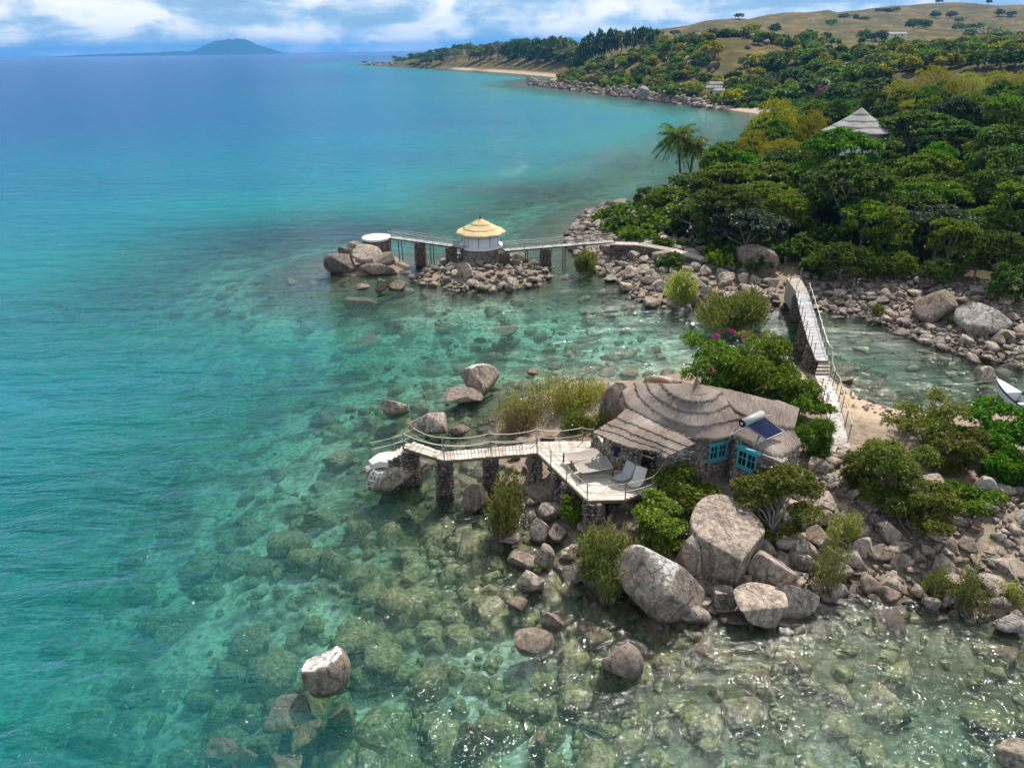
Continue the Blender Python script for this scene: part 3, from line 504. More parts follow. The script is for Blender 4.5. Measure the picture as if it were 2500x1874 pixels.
HB = [
 ('largest rounded granite boulder at the water, pale streak down its crown',1500,1320,1724,1500,-.1,'rockw',.9,dict(extra=(((.75,-.6,.35),.55),((-.7,-.5,.5),.62),((.2,-.9,-.2),.72)),cuts=4,amp=.09)),
 ('big boulder with a slanting flat tan top above a dark face',1678,1238,1860,1412,.2,'rockp',1.15,dict(extra=(((.08,-.22,.95),.12),((-.5,-.85,-.1),.6),((.6,-.7,-.1),.6)),cuts=1,amp=.035)),
 ('upright boulder wedged between the rounded giant and the flat topped one',1645,1300,1713,1412,.1,'rock',.9,{}),
 ('long flat slab tilted into the water, nearer of two slabs',1786,1438,1915,1523,-.1,'rock',.75,dict(extra=(((0,-.1,1),.3),((.1,-1,.2),.45)),cuts=3,amp=.04)),
 ('wedge shaped slab with a sharp pale ridge at the water edge',1870,1412,1996,1494,-.1,'rockp',.6,dict(extra=(((.35,.55,.75),.3),((-.1,-.9,.4),.35)),cuts=2,amp=.04)),
 ('square block of granite between the rounded giant and the slabs',1740,1434,1788,1480,0,'rock',.8,dict(extra=(((0,0,1),.5),((0,-1,0),.5),((1,0,0),.6),((-1,0,0),.6)),cuts=0,amp=.04)),
 ('low pointed block at the foot of the rounded giant',1655,1475,1738,1522,-.1,'rock',.6,{}),
 ('long leaning grey boulder behind the wedge slab',1828,1343,1946,1433,.2,'rock',.6,dict(extra=(((.5,.1,.8),.3),),cuts=2)),
 ('small egg shaped stone behind the square block',1800,1402,1838,1440,.2,'rock',.8,{}),
 ('upright stone beside the long leaning grey boulder',1890,1346,1928,1390,.3,'rock',.8,{}),
 ('angular boulder at the water left of the feathery bush',1394,1362,1456,1420,0,'rock',.8,{}),
 ('wet brown boulder in front of the feathery bush',1426,1402,1476,1440,-.1,'rockd',.8,{}),
 ('pale cracked stone on the shore left of the feathery bush',1368,1328,1415,1362,.1,'rockp',.8,{}),
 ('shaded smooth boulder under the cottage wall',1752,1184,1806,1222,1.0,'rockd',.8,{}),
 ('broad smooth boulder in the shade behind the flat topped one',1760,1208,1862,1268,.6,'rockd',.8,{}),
 ('tan boulder beside the trunk of the small tree',1935,1222,1984,1300,.5,'rock',.8,{}),
 ('cubic beige boulder on the sandy slope under the path end',1997,1200,2044,1242,.8,'rockp',.8,{}),
 ('flat oval boulder just below the end of the paved path',2008,1155,2066,1192,1.2,'rockg',.8,{}),
 ('pale rounded boulder with green weeds at its foot',2036,1228,2084,1258,.8,'rockp',.8,{}),
 ('cracked egg shaped boulder under the olive shrub',2140,1268,2214,1332,.5,'rock',.8,{}),
 ('pale oval boulder left of the cracked egg shaped one',2069,1273,2132,1312,.5,'rockp',.8,{}),
 ('leaning boulder with a flat face among weeds',2082,1313,2131,1357,.4,'rock',.8,{}),
 ('large pale grey boulder cut by the right edge of the picture',2455,1240,2525,1314,.7,'rockg',.9,{}),
 ('tall grey boulder in shade under the bright green bush',2369,1162,2433,1252,.9,'rockg',.7,{}),
 ('round dented boulder standing in shallow water',2138,1396,2195,1442,-.1,'rock',.8,{}),
 ('tan angular boulder in the shallows beyond the round dented one',2253,1454,2298,1493,-.1,'rock',.7,{}),
 ('dark wet boulder lying in the shallows behind the tan angular one',2293,1441,2343,1486,-.15,'rockd',.7,{}),
 ('wedge boulder at the water below the round weed clump',2402,1446,2462,1493,-.1,'rock',.8,{}),
 ('long pale boulder at the right edge above the weeds',2425,1359,2512,1420,.2,'rock',.8,{}),
 ('split oval boulder in the middle of the right hand stones',2376,1326,2441,1370,.4,'rock',.8,{}),
 ('smooth pale oval boulder behind the split oval one',2379,1295,2429,1329,.6,'rockp',.8,{}),
 ('rounded boulder left of the split oval one',2309,1316,2353,1353,.4,'rock',.8,{}),
 ('upright square stone below the olive shrub',2225,1341,2262,1382,.3,'rock',.8,{}),
 ('grey round boulder in shade right of the olive shrub',2369,1267,2409,1299,.8,'rockg',.8,{}),
 ('tall leaning stone between the weeds and the square stone',2178,1346,2217,1393,.3,'rock',.7,{}),
 ('boulder at the bottom right corner of the picture',2438,1808,2530,1880,-.1,'rock',.9,{}),
 ('white capped brown boulder standing alone in the green shallows',746,1586,854,1694,-.4,'rockw',.95,dict(cuts=4,amp=.06)),
 ('submerged brown boulder left of the white capped one',652,1700,760,1782,-.85,'rock',.95,{}),
 ('submerged boulder right below the white capped one',792,1709,868,1798,-.9,'rock',.95,{}),
 ('submerged boulder in front of the white capped one',710,1765,787,1840,-1.0,'rock',.95,{}),
 ('submerged pale boulder at the bottom left of the rock group',500,1803,582,1844,-1.2,'rock',.9,{}),
 ('submerged boulder at the bottom edge left of centre',565,1817,628,1880,-1.1,'rock',.9,{}),
 ('tan submerged boulder at the bottom edge below the group',655,1840,735,1885,-.8,'rock',.9,{}),
 ('tall submerged boulder near the bottom centre',1109,1760,1193,1868,-1.0,'rock',.95,{}),
 ('small submerged boulder right of the tall one near the bottom',1287,1789,1338,1849,-.9,'rock',.9,{}),
 ('dark half sunk boulder with a pale dry patch, in front of the giant',1464,1563,1573,1660,-.35,'rockd',.9,dict(cuts=3,amp=.05)),
 ('wet brown round boulder alone in the rippled shallows',1320,1485,1380,1534,-.2,'rockd',.9,{}),
 ('broad wet ochre rock awash below the wet round boulder',1254,1532,1356,1598,-.45,'rock',.9,{}),
 ('heart shaped wet boulder among the shore stones',1236,1345,1312,1391,-.15,'rockd',.8,{}),
 ('angular pinkish boulder below the heart shaped one',1261,1386,1331,1447,-.15,'rock',.8,{}),
 ('low dark stone awash left of the wet round boulder',1233,1457,1289,1489,-.15,'rockd',.8,{}),
 ('narrow upright stone beside the heart shaped boulder',1303,1329,1356,1387,-.1,'rock',.7,{}),
 ('grey pointed boulder in front of the deck pillars',1292,1272,1342,1318,.0,'rock',.8,{}),
 ('brown blocky boulder right of the grey pointed one under the deck',1338,1280,1388,1322,.1,'rockd',.8,{}),
 ('brown boulder leaning against the walkway pillar in the water',1126,1180,1193,1248,-.1,'rockd',.7,{}),
 ('flat brown stone awash below the feathery shrub',1212,1300,1270,1331,-.1,'rockd',.8,{}),
 ('big boulder in the water carrying the bathing platform',888,1116,1046,1188,-.2,'rock',.55,dict(cuts=5,amp=.06)),
 ('smooth drop shaped boulder in the water behind the rope walkway',989,1003,1094,1056,-.1,'rock',.7,dict(amp=.05)),
 ('small brown boulder right of the drop shaped one',1097,1032,1152,1063,-.1,'rockd',.7,{}),
 ('cracked white topped boulder standing in the cove',1121,889,1221,960,-.15,'rockw',.8,{}),
 ('wet brown boulder in front of the cracked white topped one',1078,944,1180,988,-.2,'rockd',.8,{}),
 ('tan rock awash in the cove left of the drop shaped boulder',928,970,1001,1018,-.5,'rock',.8,{}),
 ('small brown rock peeping out of the cove',1286,897,1314,916,-.1,'rockd',.8,{}),
 ('tall dark boulder rising left of the cottage roof',1462,930,1545,1065,.9,'rocko',.8,dict(cuts=3,amp=.06)),
 ('white boulder with orange lichen behind the cottage roof',1570,905,1666,975,1.4,'rocko',.8,dict(cuts=2,amp=.05)),
 ('long submerged rock in the middle of the cove',826,816,934,858,-1.0,'rock',.9,{}),
 ('long submerged rock below the bathing rocks in the cove',835,727,926,757,-.9,'rock',.9,{}),
 ('dark submerged rock in the cove below the round hut',1198,789,1266,818,-.7,'rockd',.9,{}),
 ('pale orange flat rock just under the water near the stony bank',1469,750,1510,767,-.2,'rocko',.9,{}),
 ('dark boulder at the left tip of the bathing rocks',792,614,870,668,-.2,'rockd',.8,{}),
 ('tilted flat boulder on top of the bathing rocks',857,600,934,640,1.0,'rock',.7,dict(extra=(((0,-.5,.9),.35),),cuts=3)),
 ('pale topped boulder right of the tilted flat one',906,617,964,650,.7,'rockd',.8,{}),
 ('small dark boulder under the white round platform',848,590,889,614,1.2,'rockd',.8,{}),
 ('dark boulder at the left above the tip of the bathing rocks',823,601,865,624,.9,'rockd',.8,{}),
 ('broad wet dark boulder at the front of the bathing rocks',877,641,970,672,-.2,'rockd',.7,{}),
 ('striped dark rock leaning out of the water',915,677,954,712,-.2,'rockd',.7,{}),
 ('flat dark rock awash beside the striped rock',949,686,992,708,-.15,'rockd',.7,{}),
 ('lowest dark rock awash left of the striped rock',866,693,903,708,-.15,'rockd',.7,{}),
 ('ochre rock under water below the striped rock',964,700,1015,726,-.3,'rock',.8,{}),
 ('upright pointed boulder against the stone drum of the round hut',1116,640,1153,680,.4,'rock',.8,{}),
 ('flat tan boulder behind the round hut drum',1243,614,1281,640,.6,'rock',.8,{}),
 ('largest dark boulder on the bank between causeway and footbridge',1800,598,1898,677,.8,'rockd',.7,dict(cuts=11,amp=.13)),
 ('pyramid shaped boulder on the right hand stony bank',2238,702,2347,772,.9,'rockd',.9,dict(extra=(((-.6,-.3,.75),.22),((.55,-.4,.7),.25),((0,.7,.7),.3)),cuts=3)),
 ('big pale grey boulder at the right of the stony bank',2347,745,2460,810,.7,'rockg',.9,dict(cuts=11,amp=.12)),
 ('pale boulder standing in the channel beside the boat',2383,893,2436,934,-.05,'rockp',.7,{}),
 ('small tan boulder on the sand by the weeds',2175,1010,2202,1036,.3,'rock',.8,{}),
 ('second small tan boulder on the sand, nearer the olive shrub',2203,1025,2229,1046,.4,'rock',.8,{}),
 ('flat brown stone in the channel beside the footbridge end',2049,918,2083,937,-.1,'rockd',.8,{}),
 ('pale angular boulder beside the earth terrace',1606,576,1648,594,1.9,'rockp',.8,{}),
 ('oval boulder in front of the causeway',1640,600,1672,622,1.5,'rock',.8,{}),
 ('flat oval boulder leaning on the causeway',1668,606,1704,628,1.5,'rockp',.8,{}),
 ('rounded pale boulder near the feathery bushes by the causeway',1712,644,1760,664,1.2,'rockp',.8,{}),
 ('dark boulder at the far end of the stony point',1484,486,1530,508,.6,'rockd',.8,{}),
 ('black boulder awash at the far end of the stony point',1386,548,1428,572,-.1,'rockd',.8,{}),
 ('sharp grey boulder standing on the distant stony shore',1552,211,1585,243,1.0,'rockg',.7,{}),
]
for b in HB: hero(b[0], b[1], b[2], b[3], b[4], z0=b[5], mat=b[6], dr=b[7], **b[8])

def inpoly(px, py, poly):
    c = False; n = len(poly)
    for i in range(n):
        ax, ay = poly[i]; bx, by = poly[(i+1) % n]
        if (ay > py) != (by > py) and px < (bx-ax)*(py-ay)/(by-ay)+ax: c = not c
    return c
FIELDS = [
 ('left', 'sun bleached stone heaped on the bank between the round hut and the footbridge', [(1385,560),(1440,512),(1480,490),(1560,495),(1620,560),(1790,600),(1800,680),(1930,700),(1935,742),(1860,752),(1650,742),(1575,738),(1520,695),(1440,648),(1390,595)], 1000, (.45, 2.0)),
 ('right', 'rounded stone on the bank under the dark trees right of the footbridge', [(1965,690),(2100,690),(2230,705),(2350,740),(2500,770),(2500,890),(2350,855),(2190,802),(2100,764),(1970,742)], 1000, (.38, 1.6)),
 ('front', 'rounded boulder on the stony shore in front of the cottage islet', [(1290,1260),(1345,1250),(1440,1300),(1500,1380),(1570,1480),(1730,1480),(1860,1420),(1990,1440),(2170,1445),(2380,1490),(2500,1530),(2500,1250),(2350,1250),(2230,1230),(2100,1160),(2040,1140),(1960,1210),(1900,1290),(1860,1300),(1560,1260)], 760, (.26, 1.75)),
 ('hut', 'brown stone piled round the foot of the round hut', [(1050,692),(1120,705),(1240,701),(1320,688),(1350,665),(1320,640),(1245,622),(1110,615),(1062,640),(1000,672)], 260, (.45, 1.5)),
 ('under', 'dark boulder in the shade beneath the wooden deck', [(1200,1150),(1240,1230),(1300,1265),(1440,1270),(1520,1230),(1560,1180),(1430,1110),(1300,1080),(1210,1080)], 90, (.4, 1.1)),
 ('chan', 'small stone lying by the channel sand next to the footbridge', [(2040,915),(2130,960),(2230,1010),(2300,1040),(2160,1060),(2060,1000)], 40, (.15, .5)),
]
hero_c = [np.array(o.location[:2]) for o in COL.objects if o.get('category') == 'boulder']; hero_r = [max(o.dimensions[0], o.dimensions[1])*.36 for o in COL.objects if o.get('category') == 'boulder']
hero_c = np.array(hero_c); hero_r = np.array(hero_r)
cand = []
for fid, lab, poly, n, (smin, smax) in FIELDS:
    us = [a for a, b in poly]; vv = [b for a, b in poly]; pts = []; tries = 0
    W0 = [P(a, b, .5) for a, b in poly]; x0, x1 = min(q[0] for q in W0), max(q[0] for q in W0); y0, y1 = min(q[1] for q in W0), max(q[1] for q in W0)
    wpoly = [(q[0], q[1]) for q in W0]; loc = []
    while len(pts) < n and tries < n*18:
        tries += 1; x = random.uniform(x0, x1); y = random.uniform(y0, y1)
        if not inpoly(x, y, wpoly): continue
        t = random.random(); s = smin+(smax-smin)*t**(0.8+2.6*min(1, tries/(n*6)))
        if np.any(np.hypot(hero_c[:, 0]-x, hero_c[:, 1]-y) < hero_r+s*.2): continue
        if loc:
            la = np.array(loc[-1500:]); dd = np.hypot(la[:, 0]-x, la[:, 1]-y)
            if np.any(dd < (la[:, 2]+s)*.33): continue
        loc.append((x, y, s)); pts.append((x, y, s))
    if not pts: continue
    a = np.array(pts); hh = height(a[:, 0], a[:, 1])
    for (x, y, s), z in zip(pts, hh): cand.append((s*ppm((x, y, z)), fid, lab, x, y, z, s))
cand.sort(key=lambda c: -c[0]); NIND = max(0, 300-len(HB))
GRP = {f[0]: g for f, g in zip(FIELDS, ('stones of the bank by the causeway', 'stones of the bank under the trees', 'boulders on the islet shore', 'stones round the hut foot', 'boulders under the deck', 'stones by the channel sand'))}
def rot3(rz, rx):
    return (Matrix.Rotation(rz, 3, 'Z') @ Matrix.Rotation(rx, 3, 'X'))
SV, SF = [], []; so = 0
MATS = ['rock', 'rock', 'rockp', 'rock', 'rockg', 'rock', 'rock', 'rockd']
def push(lst, V, Fc):
    lst[0].append(V); lst[1].append(Fc+lst[2]); lst[2] += len(V)
bank = [[], [], 0]
for k, (px, fid, lab, x, y, z, s) in enumerate(cand):
    i = random.randrange(12); sx, sy, sz = s*.5*random.uniform(.85, 1.2), s*.5*random.uniform(.7, 1.05), s*.5*random.uniform(.5, .8)
    rz = random.uniform(0, 6.28); rx = random.uniform(-.35, .35); zc = max(z, -.1)+sz*random.uniform(.35, .8)
    if k < NIND:
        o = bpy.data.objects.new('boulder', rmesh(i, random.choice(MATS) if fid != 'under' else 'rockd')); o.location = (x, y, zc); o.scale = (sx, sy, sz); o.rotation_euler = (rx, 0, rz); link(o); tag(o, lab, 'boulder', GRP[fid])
    else:
        R3 = np.array(rot3(rz, rx)); push(bank, (PROTO[2][i]*np.array([sx, sy, sz]))@R3.T+np.array([x, y, zc]), ICO[2][1])
# distant rocky shores
FS = [((1290,206),(1350,215)),((1350,215),(1450,228)),((1450,228),(1560,241)),((1560,241),(1640,250)),((880,158),(960,161)),((960,161),(1060,166.5)),((1640,249),(1690,256)),((1700,262),(1760,258))]
for a, b in FS:
    nr = 130 if a[0] > 1200 else 40
    for q in range(nr if a[0] < 1600 else 40):
        t = random.random(); p_ = P(a[0]+(b[0]-a[0])*t, a[1]+(b[1]-a[1])*t); dd = random.gauss(4, 5)*(1 if a[0] > 1200 else 4); p_[1] += dd+1; s = random.uniform(1.0, 3.4)*(1 if a[0] > 1200 else 1.8)
        z = max(-.3, min(4, .2+.25*dd)); R3 = np.array(rot3(random.uniform(0, 6.28), random.uniform(-.4, .4)))
        push(bank, (PROTO[1][q % 12]*np.array([s*.6, s*.5, s*.38]))@R3.T+np.array([p_[0], p_[1], z+s*.12]), ICO[1][1])
for q in range(70):   # outcrops on the wooded headland
    u = random.uniform(1480, 1900); Y = random.uniform(430, 620); x = (u-1250)/FPX*Y*1.08; z = hz(x, Y); s = random.uniform(1.5, 6)
    R3 = np.array(rot3(random.uniform(0, 6.28), random.uniform(-.4, .4))); push(bank, (PROTO[2][q % 12]*np.array([s*.6, s*.5, s*.5]))@R3.T+np.array([x, Y, z+s*.3]), ICO[2][1])
me = rawmesh('shore_stones', np.concatenate(bank[0]), np.concatenate(bank[1]), True); me.materials.append(M['rock']); o = link(bpy.data.objects.new('shore_stones', me)); tag(o, 'countless small stones filling the stony banks and shores', 'stones', kind='stuff')
# rocks on the lake bed
sub = [[], [], 0]
uu = RNG.uniform(-50, 2550, 26000); vv = RNG.uniform(640, 1890, 26000); pw = np.array([P(a, b) for a, b in zip(uu, vv)])
hh, ss, _, _ = height(pw[:, 0], pw[:, 1], True); ss = -ss; clump = vnoise(pw[:, 0]/5.5, pw[:, 1]/5.5, 77)
pr = np.exp(-ss/9.0)*.5+0.18*(clump > .56)*(ss < 32)+.010; pr = np.where((uu > 1500) & (vv > 1500), pr*.3, pr)
ok = (ss > .1) & (pw[:, 1] < 100) & (RNG.random(26000) < pr)
for (x, y, _z), h, s in list(zip(pw[ok], hh[ok], ss[ok]))[:2600]:
    sz = random.choice((.25, .3, .35, .4, .45, .55, .7, .9, 1.2, 1.7))*random.uniform(.8, 1.25)*(1.15 if s > 8 else .9)
    hgt_ = min(sz*random.uniform(.4, .75), max(.12, -h*1.4+.05)); i = random.randrange(12); R3 = np.array(rot3(random.uniform(0, 6.28), random.uniform(-.25, .25)))
    push(sub, (PROTO[2][i]*np.array([sz*.55, sz*.45, hgt_*.6]))@R3.T+np.array([x, y, h+hgt_*.15]), ICO[2][1])
me = rawmesh('lake_bed_rocks', np.concatenate(sub[0]), np.concatenate(sub[1]), True); me.materials.append(M['rock']); o = link(bpy.data.objects.new('lake_bed_rocks', me)); tag(o, 'olive brown rocks lying on the lake bed under clear water', 'rocks', kind='stuff')
#@@TREES
# ------------------------------------------------------------------ vegetation
def unit(a): return a/(np.linalg.norm(a, axis=-1, keepdims=True)+1e-9)
def leafmesh(name, pos, dirs, size, aspect, rng, droop=.25):
    """one diamond leaf per row: base point, blade direction, length"""
    n = len(pos); d = unit(dirs); rv = rng.normal(size=(n, 3)); rv[:, 2] += 1.2; sd = unit(np.cross(d, rv)); l = size[:, None]
    mid = pos+d*l*.5; tip = pos+d*l; tip[:, 2] -= droop*size
    V = np.stack([pos, mid+sd*l*aspect*.5, tip, mid-sd*l*aspect*.5], 1).reshape(-1, 3)
    return rawmesh(name, V, np.arange(4*n).reshape(n, 4))
def rosettes(cl, ntip, k, size, aspect, rng, up=.5, shell=.65, spread=1.0, name='crown', droop=.25):
    """cl: rows cx cy cz rx ry rz (leaf clumps); twig tips on each clump's skin, k leaves round each tip"""
    cl = np.asarray(cl, float); w = cl[:, 3]*cl[:, 4]+cl[:, 3]*cl[:, 5]; cnt = np.maximum(3, (ntip*w/w.sum()).astype(int)); ci = np.repeat(np.arange(len(cl)), cnt); n = len(ci)
    q = unit(rng.normal(size=(n, 3))); q[:, 2] = np.where(q[:, 2] < -.25, -q[:, 2]*.6, q[:, 2]); rr = shell+(1-shell)*rng.random(n)
    tip = cl[ci, :3]+q*cl[ci, 3:6]*rr[:, None]; td = q.copy(); td[:, 2] += up; td = unit(td)
    pos = np.repeat(tip, k, 0); dd = np.repeat(td, k, 0)*.6+rng.normal(size=(n*k, 3))*.7*spread
    return leafmesh(name, pos, dd, size*rng.uniform(.65, 1.25, n*k), aspect, rng, droop)
def limbs(base, cl, r, rng, nmax=8, fork=.45, name='trunk', stems=1):
    mb = MB(); base = np.asarray(base, float); ids = rng.permutation(len(cl))[:nmax]; cz = np.mean([c[2] for c in cl]); cx = np.mean([c[0] for c in cl]); cyy = np.mean([c[1] for c in cl])
    f = base+(np.array([cx, cyy, cz])-base)*fork
    if stems == 1: mb.tube([base-[0, 0, .4], base+(f-base)*.5+rng.normal(size=3)*r*.6, f], [r*1.25, r, r*.8], 7, False)
    for i in ids:
        e = np.array(cl[i][:3]); s = f if stems == 1 else base+np.array([*(rng.normal(size=2)*r*1.5), -.2]); m_ = (s+e)/2+rng.normal(size=3)*.12*np.linalg.norm(e-s); m_[2] += .05*np.linalg.norm(e-s)
        mb.tube([s, m_, e], [r*.55, r*.38, r*.14], 5, False)
    return mb.mesh(name, smooth=True)
def clumps_umbrella(rng, H0, R0, n, low=.25):
    out = []
    for i in range(n):
        t = math.sqrt((i+.5)/n); a = i*2.39996+rng.normal()*.3; r = R0*.86*t; z = H0*.9-H0*.16*t*t+rng.normal()*.25; out.append((r*math.cos(a), r*math.sin(a), z, R0*.27*rng.uniform(.8, 1.25), R0*.27*rng.uniform(.8, 1.25), R0*.13))
    for i in range(int(n*low)):
        a = rng.uniform(0, 6.28); r = R0*rng.uniform(.45, .95); out.append((r*math.cos(a), r*math.sin(a), H0*rng.uniform(.45, .68), R0*.25, R0*.25, R0*.12))
    return out
def clumps_dome(rng, H0, R0, n, z0=.45, flat=1.0):
    out = []; zc = H0*(z0+1)/2*.97; rz = H0*(1-z0)/2*.95
    for i in range(n):
        c = 1-1.75*(i+.5)/n; a = i*2.39996+rng.normal()*.35; s = math.sqrt(max(0, 1-c*c)); k = rng.uniform(.62, .9)
        out.append((R0*k*s*math.cos(a), R0*k*s*math.sin(a), zc+rz*k*c, R0*.3*rng.uniform(.8, 1.3), R0*.3*rng.uniform(.8, 1.3), R0*.24*flat))
    return out
PR = {}
def proto(key, cl, ntip, k, size, aspect, mat, r, seed, bark='bark', nmax=8, fork=.5, up=.5, stems=1, **kw):
    rng = np.random.default_rng(seed); cm = rosettes(cl, ntip, k, size, aspect, rng, up, **kw); cm.materials.append(M[mat]); tm = limbs((0, 0, 0), cl, r, rng, nmax, fork, stems=stems); tm.materials.append(M[bark]); PR[key] = (cm, tm, max(np.hypot(c[0], c[1])+c[3] for c in cl), max(c[2]+c[5] for c in cl))
rg = np.random.default_rng(5)
for i in range(3):
    cl = clumps_umbrella(np.random.default_rng(20+i), 10, 5, 17, .5+.4*i)
    for c, mt in (('dark', 'l_dark'), ('blue', 'l_blue'), ('mid', 'l_mid'), ('bright', 'l_bright')):
        if c in ('blue', 'bright') and i: continue
        proto(c+str(i), cl, 1000, 6, .68, .45, mt, .28, 30+i, 'barkp', 9, .4, .45)
for i in range(2):
    proto('yel'+str(i), clumps_dome(np.random.default_rng(40+i), 11, 4.5, 34, .25), 1700, 5, .34, .28, 'l_yel', .25, 50+i, 'bark', 8, .45, .7)
    proto('round'+str(i), clumps_dome(np.random.default_rng(60+i), 7, 3.6, 26, .05), 1100, 6, .46, .5, 'l_mid', .18, 70+i, 'bark', 6, .5, .5)
    proto('roundd'+str(i), clumps_dome(np.random.default_rng(65+i), 7, 3.6, 26, .05), 1100, 6, .46, .5, 'l_dark', .18, 75+i, 'bark', 6, .5, .5)
for i in range(3):
    cl = clumps_dome(np.random.default_rng(80+i), 7, 4, 13, .12)
    for c, mt in (('fd', 'l_dark'), ('fm', 'l_mid'), ('fy', 'l_yel'), ('fo', 'l_olive')):
        proto(c+str(i), cl, 150, 5, 1.15, .6, mt, .25, 90+i, 'bark', 4, .5, .5)
proto('baobab', clumps_umbrella(np.random.default_rng(95), 12, 6, 14, .2), 130, 4, 1.0, .4, 'l_olive', .75, 96, 'barkp', 10, .45, .3)
def tree(key, x, y, z, R, Hh, label, group=None, rz=None, name='tree', mat=None):
    cm, tm, r0_, h0_ = PR[key]; e = empty(name, (x, y, z-.15), label, 'tree', group, rz if rz is not None else random.uniform(0, 6.28)); e.scale = (R/r0_, R/r0_, Hh/h0_)
    for nm, me in (('trunk', tm), ('crown', cm)): link(bpy.data.objects.new(nm, me), e)
    return e
def tree_px(key, u, vt, rpx, Y, label, group=None, hmin=3.0):
    t = G(u, vt, Y); z = hz(t[0], Y); R = rpx/ppm(t); Hh = max(hmin, t[2]-z)
    return tree(key, t[0], Y, z, R, Hh, label, group)
TL = [ # the woods behind the stony banks
 ('yel0',1905,232,68,138,'tallest yellow green feathery tree left of the big thatched roof'),('yel1',1992,258,50,132,'yellow green feathery tree touching the left of the big thatched roof'),('yel0',1842,312,52,128,'smaller yellow green tree below the tallest one, near the palms'),('yel1',1915,330,66,120,'olive feathery tree below the tallest yellow green one'),
 ('yel0',2205,195,62,200,'yellow olive feathery tree above the big thatched roof, leftmost of its row'),('yel1',2288,152,72,205,'highest yellow olive feathery tree of the row above the dark woods'),('yel0',2368,172,66,200,'yellow olive feathery tree right of the highest one'),('yel1',2448,168,64,205,'yellow olive feathery tree near the right edge of the row'),('yel0',2515,172,60,200,'yellow olive feathery tree cut by the right edge'),('yel1',2240,232,50,180,'low yellow olive tree in front of the feathery row'),('yel0',2325,238,52,182,'rounded yellow olive tree bulging below the feathery row'),
 ('bright0',2068,312,100,104,'flat topped bright green tree directly below the big thatched roof'),('dark0',2240,268,105,124,'broad dark tree right of the big thatched roof'),('dark1',2330,290,90,118,'dark spreading tree below the rounded yellow olive one'),('blue0',2462,228,80,150,'grey green tree at the right edge under the feathery row'),('bright0',2300,344,52,104,'vivid green tree shining in the middle of the dark woods'),
 ('dark1',2085,386,118,86,'large dark umbrella tree showing its pale forked trunk'),('mid0',2270,366,82,94,'layered green tree right of the large umbrella tree'),('mid1',2440,330,75,108,'light green tree near the right edge below the grey green one'),('dark2',2450,408,85,84,'dark tree filling the right edge above the stony bank'),('mid2',2340,532,68,73,'tree with a sunlit yellowish crown above the right stony bank'),('dark0',2185,566,46,76,'small dark tree right of the round bush'),('roundd0',2060,588,72,74,'round glossy green bush beside the footbridge head'),('dark2',2460,560,70,68,'shaded tree over the right end of the stony bank'),('dark1',2250,470,90,82,'dark tree in the deep shade at the centre of the woods'),
 ('dark2',2400,600,62,70,'dark tree above the pyramid shaped boulder'),('roundd1',2480,640,62,64,'dark bush above the big pale grey boulder'),('roundd0',2300,640,48,70,'dark bush left above the pyramid shaped boulder'),('round0',2205,640,44,73,'low green bush right of the round glossy one'),('roundd1',2140,650,40,73,'low dark bush touching the round glossy one'),('mid1',2420,500,70,78,'green tree with a sunlit crown near the right edge'),
 ('mid0',1757,348,52,116,'green tree just right of the two palms'),('mid1',1890,392,80,106,'green spreading tree under the olive feathery one'),('yel0',1918,476,68,90,'yellow green layered tree above the large dark boulder'),('mid2',1808,520,62,90,'green bushy tree above the causeway'),('mid0',1960,532,44,86,'small green tree between the large dark boulder and the round bush'),('round0',1650,452,72,108,'rounded green bush on the point below the palms'),('round1',1720,470,60,102,'green bush right of the rounded one on the point'),('roundd1',1578,454,36,112,'dark bush at the tip of the wooded point'),('roundd0',1620,448,34,114,'dark bush next to the tip of the wooded point'),('round0',1600,500,38,106,'low yellowish bush beside the standing man in white'),
 ('round1',1690,540,36,99,'low bush behind the earth terrace'),('dark0',1830,420,70,112,'dark tree behind the green spreading one'),('blue0',1995,470,74,92,'shaded tree left of the forked trunk'),
]
for k, u, vt, rp, Y, lab in TL: tree_px(k, u, vt, rp*(.85 if Y > 170 else 1), Y, lab, hmin=9.5 if Y > 170 else 3.0)
nf = 0; WOODS = []
while nf < 125:    # unsorted dark trees that fill the wood
    Y = random.uniform(76, 190); u = random.uniform(1640+max(0, (Y-100))*1.2, 2620); x = ray(u, 500)[0]/ray(u, 500)[1]*Y
    dm = polyd(np.array([x]), np.array([Y]), MAIN)[0]
    if dm < 9 or (abs(u-2095) < 120 and 100 < Y < 168): continue
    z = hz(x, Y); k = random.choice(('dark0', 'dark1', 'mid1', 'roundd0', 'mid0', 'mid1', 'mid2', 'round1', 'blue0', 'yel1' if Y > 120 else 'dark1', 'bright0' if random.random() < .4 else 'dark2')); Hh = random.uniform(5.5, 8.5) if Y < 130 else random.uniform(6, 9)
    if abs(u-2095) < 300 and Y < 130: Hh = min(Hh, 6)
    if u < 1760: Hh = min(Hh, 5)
    WOODS.append(tree(k, x, Y, z, random.uniform(3.2, 5.2), Hh, 'shaded green tree among the dark woods behind the stony banks', 'trees of the dark woods')); nf += 1
